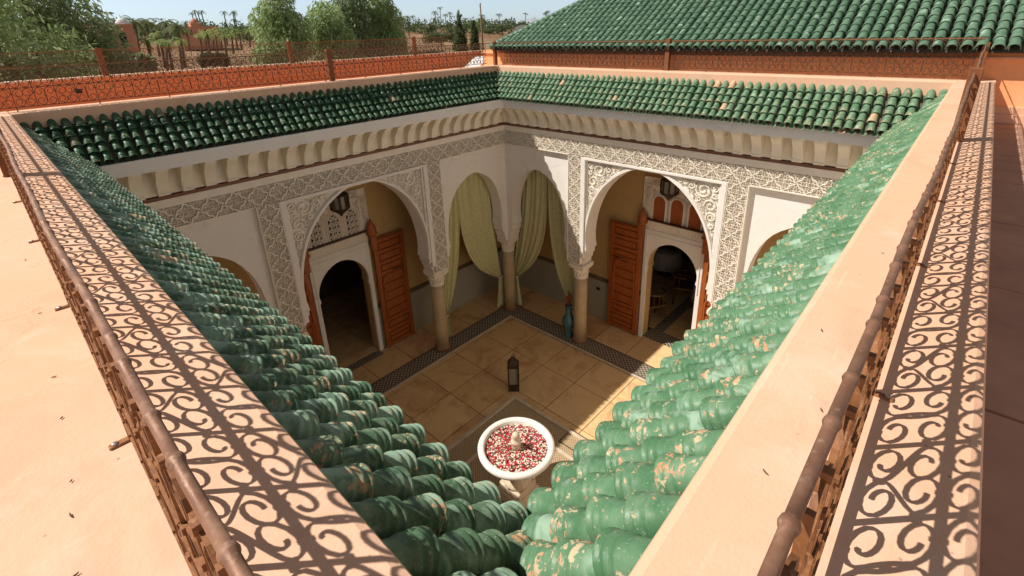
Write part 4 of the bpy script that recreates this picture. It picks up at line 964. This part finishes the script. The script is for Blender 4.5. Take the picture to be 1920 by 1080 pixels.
def tree(label, x, y, lobes, n, size, droop, mat, seed, trunk_r=.35, group=None, elong=3.2, name='leafy_tree', cat='tree'):
    z = land_z(x, y); rs = random.Random(seed); t = thing(name, label, cat, (x, y, z), group)
    m = MB(); L = [(x+l[0], y+l[1], l[2], l[3], l[4]) for l in lobes]; crown(m, L, n, size, droop, rs, elong); m.build('crown', M[mat], t)
    m = MB(); zt = min(l[2] for l in L); m.tube([(x, y, z), (x+.1, y, z+(zt-z)*.5), (x, y+.1, zt)], [trunk_r*1.2, trunk_r*.9, trunk_r*.7], 8)
    for l in L: m.tube([(x, y+.1, zt), ((x+l[0])/2, (y+l[1])/2, (zt+l[2])/2+.2), (l[0], l[1], l[2]+l[4]*.3)], [trunk_r*.55, trunk_r*.35, trunk_r*.12], 6)
    m.build('trunk', M['bark'], t); return t
def perp(px): q = at(px, 50, 1); return (q[1], -q[0])       # to the right as seen from the terrace
def lobes_at(px, dist, rows):
    q = at(px, 50, dist); r = perp(px); return q, [(r[0]*a+q[0]/dist*b, r[1]*a+q[1]/dist*b, c, e, f) for a, b, c, e, f in rows]
q, L = lobes_at(20, 34, [(-3.5,0,.6,3.0,2.6), (-1.5,.8,2.4,2.6,2.2), (.6,-.5,-.9,2.4,2.2), (-3,-1,-2.2,3,2.2), (-5,1,2.2,2.6,2.6), (1.9,0,-2.4,1.6,1.6), (-1.2,-1.2,-3.0,2.8,1.6)])
tree('big silvery green pepper tree at the left edge, its feathery crown cut by the top', q[0], q[1], L, 17000, .125, .4, 'leaf', 31, .4)
q, L = lobes_at(112, 46, [(-1.6,0,2.8,2.6,3.0), (.6,.5,1.2,2.4,2.6), (2.0,0,-.4,1.7,2.0), (1.2,-.5,-2.4,2.4,1.8), (-1.5,0,-1.5,2.8,2.4), (2.4,.3,-2.2,1.4,1.5)])
tree('darker green tree standing just behind the big pepper tree on the left', q[0], q[1], L, 10500, .155, .35, 'leaf_grey', 32, .4)
q, L = lobes_at(522, 62, [(.2,0,3.3,1.9,2.4), (-.8,.3,1.2,2.2,2.2), (1.2,-.3,.6,2.2,2.2), (.2,0,-1.2,2.9,1.8), (-1.4,.4,-2.0,2.0,1.4), (.3,0,5.0,1.2,1.6)])
tree('loose drooping green tree standing alone left of centre above the far railing', q[0], q[1], L, 8500, .17, .75, 'leaf', 33, .3)
q, L = lobes_at(612, 66, [(0,0,1.8,2.2,2.2), (-1.2,.3,.2,2.0,2.0), (1.2,0,-.6,2.2,2.0), (0,0,-2,2.6,1.4)])
tree('smaller pale green tree left of the tall tree pair, lower rounded crown', q[0], q[1], L, 5500, .18, .6, 'leaf', 34, .3)
q, L = lobes_at(662, 70, [(.0,0,4.0,2.3,2.4), (-1.2,.2,2.0,2.2,2.2), (.8,0,1.4,2.4,2.4), (0,0,-.8,2.9,2.2), (.5,0,5.6,1.5,1.6), (0,.4,-2.4,2.6,1.4)])
tree('tall pale green tree in the middle of the skyline, left one of the pair', q[0], q[1], L, 8500, .18, .8, 'leaf_grey', 35, .35)
q, L = lobes_at(716, 72, [(-.2,0,3.6,2.1,2.4), (.9,.2,1.8,2.1,2.2), (-.8,0,1.2,2.2,2.2), (.4,0,-1.0,2.8,2.0), (-.2,0,5.4,1.3,1.5), (.8,.4,-2.6,2.2,1.4)])
tree('tall bushy tree in the middle of the skyline, right one of the pair', q[0], q[1], L, 8500, .18, .8, 'leaf', 36, .35)
for px, d, h, w, sd, lb in ((861, 120, 5.2, 1.5, 41, 'dark conifer with a narrow ragged top right of the lone round palm'), (888, 135, 3.4, 1.0, 42, 'slimmer dark conifer beside the bare tall mast')):
    q, L = lobes_at(px, d, [(0,0,-3.6,w*1.25,1.4), (0,0,-2.0,w*1.1,1.5), (.15,0,-.2,w*.8,1.5), (-.1,0,1.4,w*.55,1.3), (.1,0,h-2.2,w*.35,1.3), (0,0,h-1,w*.18,.9)])
    tree(lb, q[0], q[1], L, 2200, .30, -.2, 'leaf_dark', sd, .25, name='conifer')
# low hedge masses and scattered bushes near the railing line
for px, d, w, h, sd, lb, mt in ((232, 66, 1.6, .9, 56, 'dark bush in front of the domed terracotta house', 'leaf_grey'), (700, 58, 4.5, 1.3, 51, 'low hedge under the pair of tall trees behind the far railing', 'leaf_dark'), (790, 84, 3.8, 1.3, 52, 'low dark hedge right of the tall trees', 'leaf_dark'), (385, 88, 1.8, .9, 53, 'dark round bush in the red field between the palm rows', 'leaf_dark'), (690, 130, 3.4, 1.9, 54, 'broad dark bush below the lone round palm', 'leaf_dark'), (825, 150, 5, 1.6, 55, 'long dark scrub bank left of the conifers', 'leaf_dark')):
    q = at(px, 50, d); r = perp(px); z = land_z(q[0], q[1]); top = {51: -2.2, 52: -2.6, 53: -1.9, 54: .9, 55: .3, 56: -1.2}[sd]
    L = [(r[0]*a*w, r[1]*a*w, top-h*rr, w*.34, h) for a, rr in ((-.75, 1.1), (-.35, .9), (0, 1.0), (.4, .9), (.8, 1.15))]
    tree(lb, q[0], q[1], L, 2600, .24, .1, mt, sd, .2, elong=2.2, name='bush', cat='bush')

def frond(m, c, a, L, rise, rs, wd, n=7):
    pts = []
    for i in range(n+1):
        t = i/n; pts.append((c[0]+math.cos(a)*L*(t-.12*t*t), c[1]+math.sin(a)*L*(t-.12*t*t), c[2]+L*(rise*t-(.62+rise*.35)*t*t)))
    sx, sy = -math.sin(a), math.cos(a); tv = rs.uniform(.15, .9)
    for i in range(n):
        for k in range(2):                      # separate leaflets on both sides of the rib
            t = (i+k*.5)/n; p = [pts[i][j]+(pts[i+1][j]-pts[i][j])*k*.5 for j in range(3)]; q = [pts[i+1][j]-pts[i][j] for j in range(3)]; w = wd*math.sin(math.pi*(.12+.84*t))
            for sg in (-1, 1):
                m.add([tuple(p), (p[0]+q[0]*.75+sx*sg*w, p[1]+q[1]*.75+sy*sg*w, p[2]+q[2]*.75-w*.45), (p[0]+q[0]*.42, p[1]+q[1]*.42, p[2]+q[2]*.42)], [(0, 1, 2)], tv)
def palm_parts(h, L, nf, mat, seed, tr, droopy=.35):
    rs = random.Random(seed); m = MB(); f = MB()
    m.tube([(0, 0, 0), (.05*h*.1, 0, h*.5), (0, 0, h)], [tr*1.25, tr*.95, tr], 8)
    for k in range(nf): frond(f, (0, 0, h), k*2.399, L*rs.uniform(.85, 1.1), rs.uniform(-.35, 1.0), rs, L*.16)
    for k in range(nf//3): frond(f, (0, 0, h-.1), k*2.1, L*.7, -.9, rs, L*.12)
    return m.data('trunk', M['bark']), f.data('crown', M[mat])
PK = {'tall': palm_parts(11.0, 3.0, 26, 'palm', 61, .24), 'young': palm_parts(4.2, 1.5, 18, 'palm_young', 62, .2), 'far': palm_parts(9, 2.6, 18, 'palm', 63, .25)}
def palm(label, kind, px, ytop, d, sc, lean, group, rz):
    q = at(px, ytop, d); h = {'tall': 11.0, 'young': 4.2, 'far': 9}[kind]*sc; z = q[2]-h
    t = thing('palm_tree', label, 'palm', (q[0], q[1], z), group); r = perp(px); t.rotation_euler = (-r[1]*lean*0, 0, rz)
    t.scale = (sc, sc, sc)
    M3 = Matrix.Rotation(lean, 4, Vector((q[0], q[1], 0)).normalized()) @ Matrix.Rotation(rz, 4, 'Z'); t.rotation_euler = M3.to_euler()
    for nm, me in zip(('trunk', 'crown'), PK[kind]):
        o = bpy.data.objects.new(nm, me); COL.objects.link(o); o.parent = t; ORG[o.name] = (q[0], q[1], z)
for i, (px, yt, d, sc, le, lb) in enumerate(((238, 38, 120, .95, .10, 'tall date palm with a skirt of dead fronds, leftmost of the leaning tall palms'), (257, 40, 130, 1.0, .14, 'tall leaning date palm, second from the left beside the domed house'), (287, 40, 135, 1.05, .18, 'slim tall palm with a small windblown crown, strongly leaning'), (317, 48, 125, 1.0, .12, 'tall palm with a dense hanging crown, right end of the leaning tall palms'), (754, 33, 190, 1.05, .0, 'lone palm with a round crown on the skyline right of the tall trees'), (903, 36, 165, .8, -.03, 'palm with drooping fronds partly behind the bare tall mast'))):
    palm(lb, 'tall', px, yt, d, sc, le, 'tall palms on the skyline', i*1.3)
rs = random.Random(77); k = 0
for row, (d, y0, xs) in enumerate(((112, 75, (272, 297, 312, 336)), (128, 63, (289, 372, 386, 400, 415, 430)), (150, 58, (347, 378, 394, 408, 422, 436, 448, 462, 474)))):
    for px in xs:
        palm('young transplanted palm with a tuft of light green fronds in the red field', 'young', px+rs.uniform(-2, 2), y0+rs.uniform(-3, 3)+(-(px-380)*.02), d*rs.uniform(.95, 1.05), rs.uniform(.9, 1.15), rs.uniform(.02, .10), 'young palms in the red field', rs.uniform(0, 6)); k += 1
# far belt of trees and palms along the skyline: reads as one mass
m = MB(); rs = random.Random(88)
for k in range(460):
    px = rs.uniform(-60, 1120); d = rs.uniform(300, 430); q = at(px, 50, d); z = land_z(q[0], q[1]); h = rs.uniform(3, 7)*(1.15 if rs.random() < .2 else 1); w = rs.uniform(3, 7)
    L = [(q[0]+rs.gauss(0, w*.5), q[1]+rs.gauss(0, w*.5), z+h*rs.uniform(.3, .75), w*.55, h*.4) for _ in range(3)]; crown(m, L, 60, 1.0, .1, rs, 1.6)
for k in range(34):
    px = rs.uniform(330, 1100); d = rs.uniform(290, 420); q = at(px, 50, d); z = land_z(q[0], q[1]); h = rs.uniform(9, 14)
    m.tube([(q[0], q[1], z), (q[0], q[1], z+h)], .3, 4)
    for f in range(12): frond(m, (q[0], q[1], z+h), f*2.4, 2.8, rs.uniform(-.2, .9), rs, .6, 4)
b = m.build('tree_belt', M['leaf_dark'], base=(250, 250, 0)); b['kind'] = 'stuff'; b['label'] = 'far belt of dark trees and palms along the skyline'
# low scrub over the field: nobody could count it
m = MB(); rs = random.Random(91)
for k in range(520):
    px = rs.uniform(150, 1010); d = rs.choice((rs.uniform(75, 120), rs.uniform(90, 230), rs.uniform(90, 300))); q = at(px, 60, d); z = land_z(q[0], q[1]); w = rs.uniform(.5, 1.8)
    crown(m, [(q[0], q[1], z+.25*w, w, .4*w)], 16, .30, -.3, rs, 2.2)
M['scrub'] = m_leaf('dry_scrub', (.15,.085,.045), (.19,.15,.06), (.22,.22,.09))
b = m.build('scrub', M['scrub'], base=(60, 60, -8)); b['kind'] = 'stuff'; b['label'] = 'low dry scrub scattered over the red field'
# houses, mast, tunnel
M['clay'] = plain('clay_wall', (.52,.235,.13), .85, .08, .8, .05)
def house(label, px, ytop, d, w, h, dep, dome=None, wins=()):
    q = at(px, ytop, d); r = perp(px); f = (q[0]/d, q[1]/d); t = thing('house', label, 'house', (q[0], q[1], q[2]-h)); F = lambda u, v, e: (q[0]+r[0]*u-f[0]*e, q[1]+r[1]*u-f[1]*e, q[2]+v)
    m = MB(); m.obox(F, -w/2, w/2, -h, 0, -dep, 0); m.build('wall', M['clay'], t)
    m = MB(); m.obox(F, -w/2-.1, w/2+.1, .001, .25, -dep-.1, .1); m.build('parapet', M['clay'], t)
    for u, v, a, b in wins: m = MB(); m.obox(F, u-a, u+a, v-b, v+b, .01, .06); m.build('window', M['black'], t)
    if dome:
        c = F(dome[0], .25, -dep/2); m = MB(); rr = dome[1]; m.lathe([(rr*math.cos(k*math.pi/16), rr*1.05*math.sin(k*math.pi/16)) for k in range(9)], c, 16); m.tube([(c[0], c[1], c[2]+rr), (c[0], c[1], c[2]+rr*1.6)], .06, 5); m.build('dome', M['grey_wall'], t)
house('terracotta house with a small white dome, right of the big left tree', 193, 49, 105, 7.5, 9, 8, (2.6, 1.0), ((2.1, -2.0, .45, 1.0), (2.6, -4.2, .22, .3)))
house('low ochre house with a stepped roof turret among the far palms', 372, 51, 260, 14, 9, 10, None, ((-3, -2, .5, .8), (2, -2, .5, .8)))
q = at(365, 46, 262); m = MB(); m.bevbox(q[0]-2, q[0]+2, q[1]-2, q[1]+2, q[2]-3, q[2]+.6, .2); m.lathe([(1.6, .6), (1.5, 1.2), (.9, 2.0), (.1, 2.5)], q, 10); h = bpy.data.objects.get('house.001'); m.build('turret', M['clay'], h)
q = at(901, 6, 110); m = MB(); zb = land_z(q[0], q[1]); m.tube([(q[0]-.2, q[1], zb), (q[0], q[1], (zb+q[2])/2), (q[0]-.1, q[1], q[2])], [.26, .2, .14], 7)
for k in range(7): m.tube([(q[0]-.12, q[1], q[2]-.2-k*.55), (q[0]-.12+.35*math.cos(k*2.2), q[1]+.35*math.sin(k*2.2), q[2]+.1-k*.55)], .035, 4)
tag(m.build('bare_trunk', M['bark'], base=(q[0], q[1], zb)), 'tall bare palm trunk rising like a mast, highest thing on the right skyline', 'trunk')
q = at(968, 50, 150); r = perp(968); m = MB(); vs = []; nn = 12
for e in (-5, 7):
    for k in range(nn+1): a = math.pi*k/nn; vs.append((q[0]+r[0]*(math.cos(a)*3.4+2)+q[0]/150*e, q[1]+r[1]*(math.cos(a)*3.4+2)+q[1]/150*e, q[2]-2.2+2.6*math.sin(a)))
m.add(vs, [(k, k+1, nn+2+k, nn+1+k) for k in range(nn)]+[tuple(range(nn+1)), tuple(reversed(range(nn+1, 2*nn+2)))], .5, False)
tag(m.build('plastic_greenhouse', M['linen'], base=(q[0], q[1], q[2]-2)), 'white plastic greenhouse tunnel peeping out beside the big green hip roof', 'greenhouse')

# ---------------------------------------------------------------- dry leaf flecks lying on the ledges
M['fleck'] = plain('dry_leaf', (.10,.055,.03), .9, .2, 40)
rs = random.Random(12); m = MB(); k = 7
pts = [(.030*math.cos(math.pi*i/k)*1.0, .007*math.sin(math.pi*i/k)) for i in range(k+1)]+[(-.030*math.cos(math.pi*i/k), -.006*math.sin(math.pi*i/k)) for i in range(1, k)]
m.prism(pts, lambda u, v, d: (u, v, .002+d+.25*abs(u)*.3), 0, .0015); me = m.data('dry_leaf', M['fleck'])
for x, y, lab in [(-.075, 1.98, 0), (-.10, 1.42, 0), (-.06, 2.55, 0), (-.115, 1.30, 0), (-.05, 3.3, 0), (-.13, 1.12, 0), (-.085, 1.72, 0), (1.02, .17, 1), (1.75, .21, 1), (1.33, .12, 1), (2.6, .15, 1)]:
    o = bpy.data.objects.new('dry_leaf', me); COL.objects.link(o); o.location = (x*U, y*U, (-1-FZ)*U); o.rotation_euler = (0, 0, rs.uniform(0, 6)); q = rs.uniform(.14, .30); o.scale = (q, q, 1)
    tag(o, ('dry brown leaf fleck on the sunlit left ledge outside the railing', 'dry brown leaf fleck on the plain right ledge between tiles and railing')[lab], 'leaf', ('dry leaf flecks on the left ledge', 'dry leaf flecks on the right ledge')[lab])
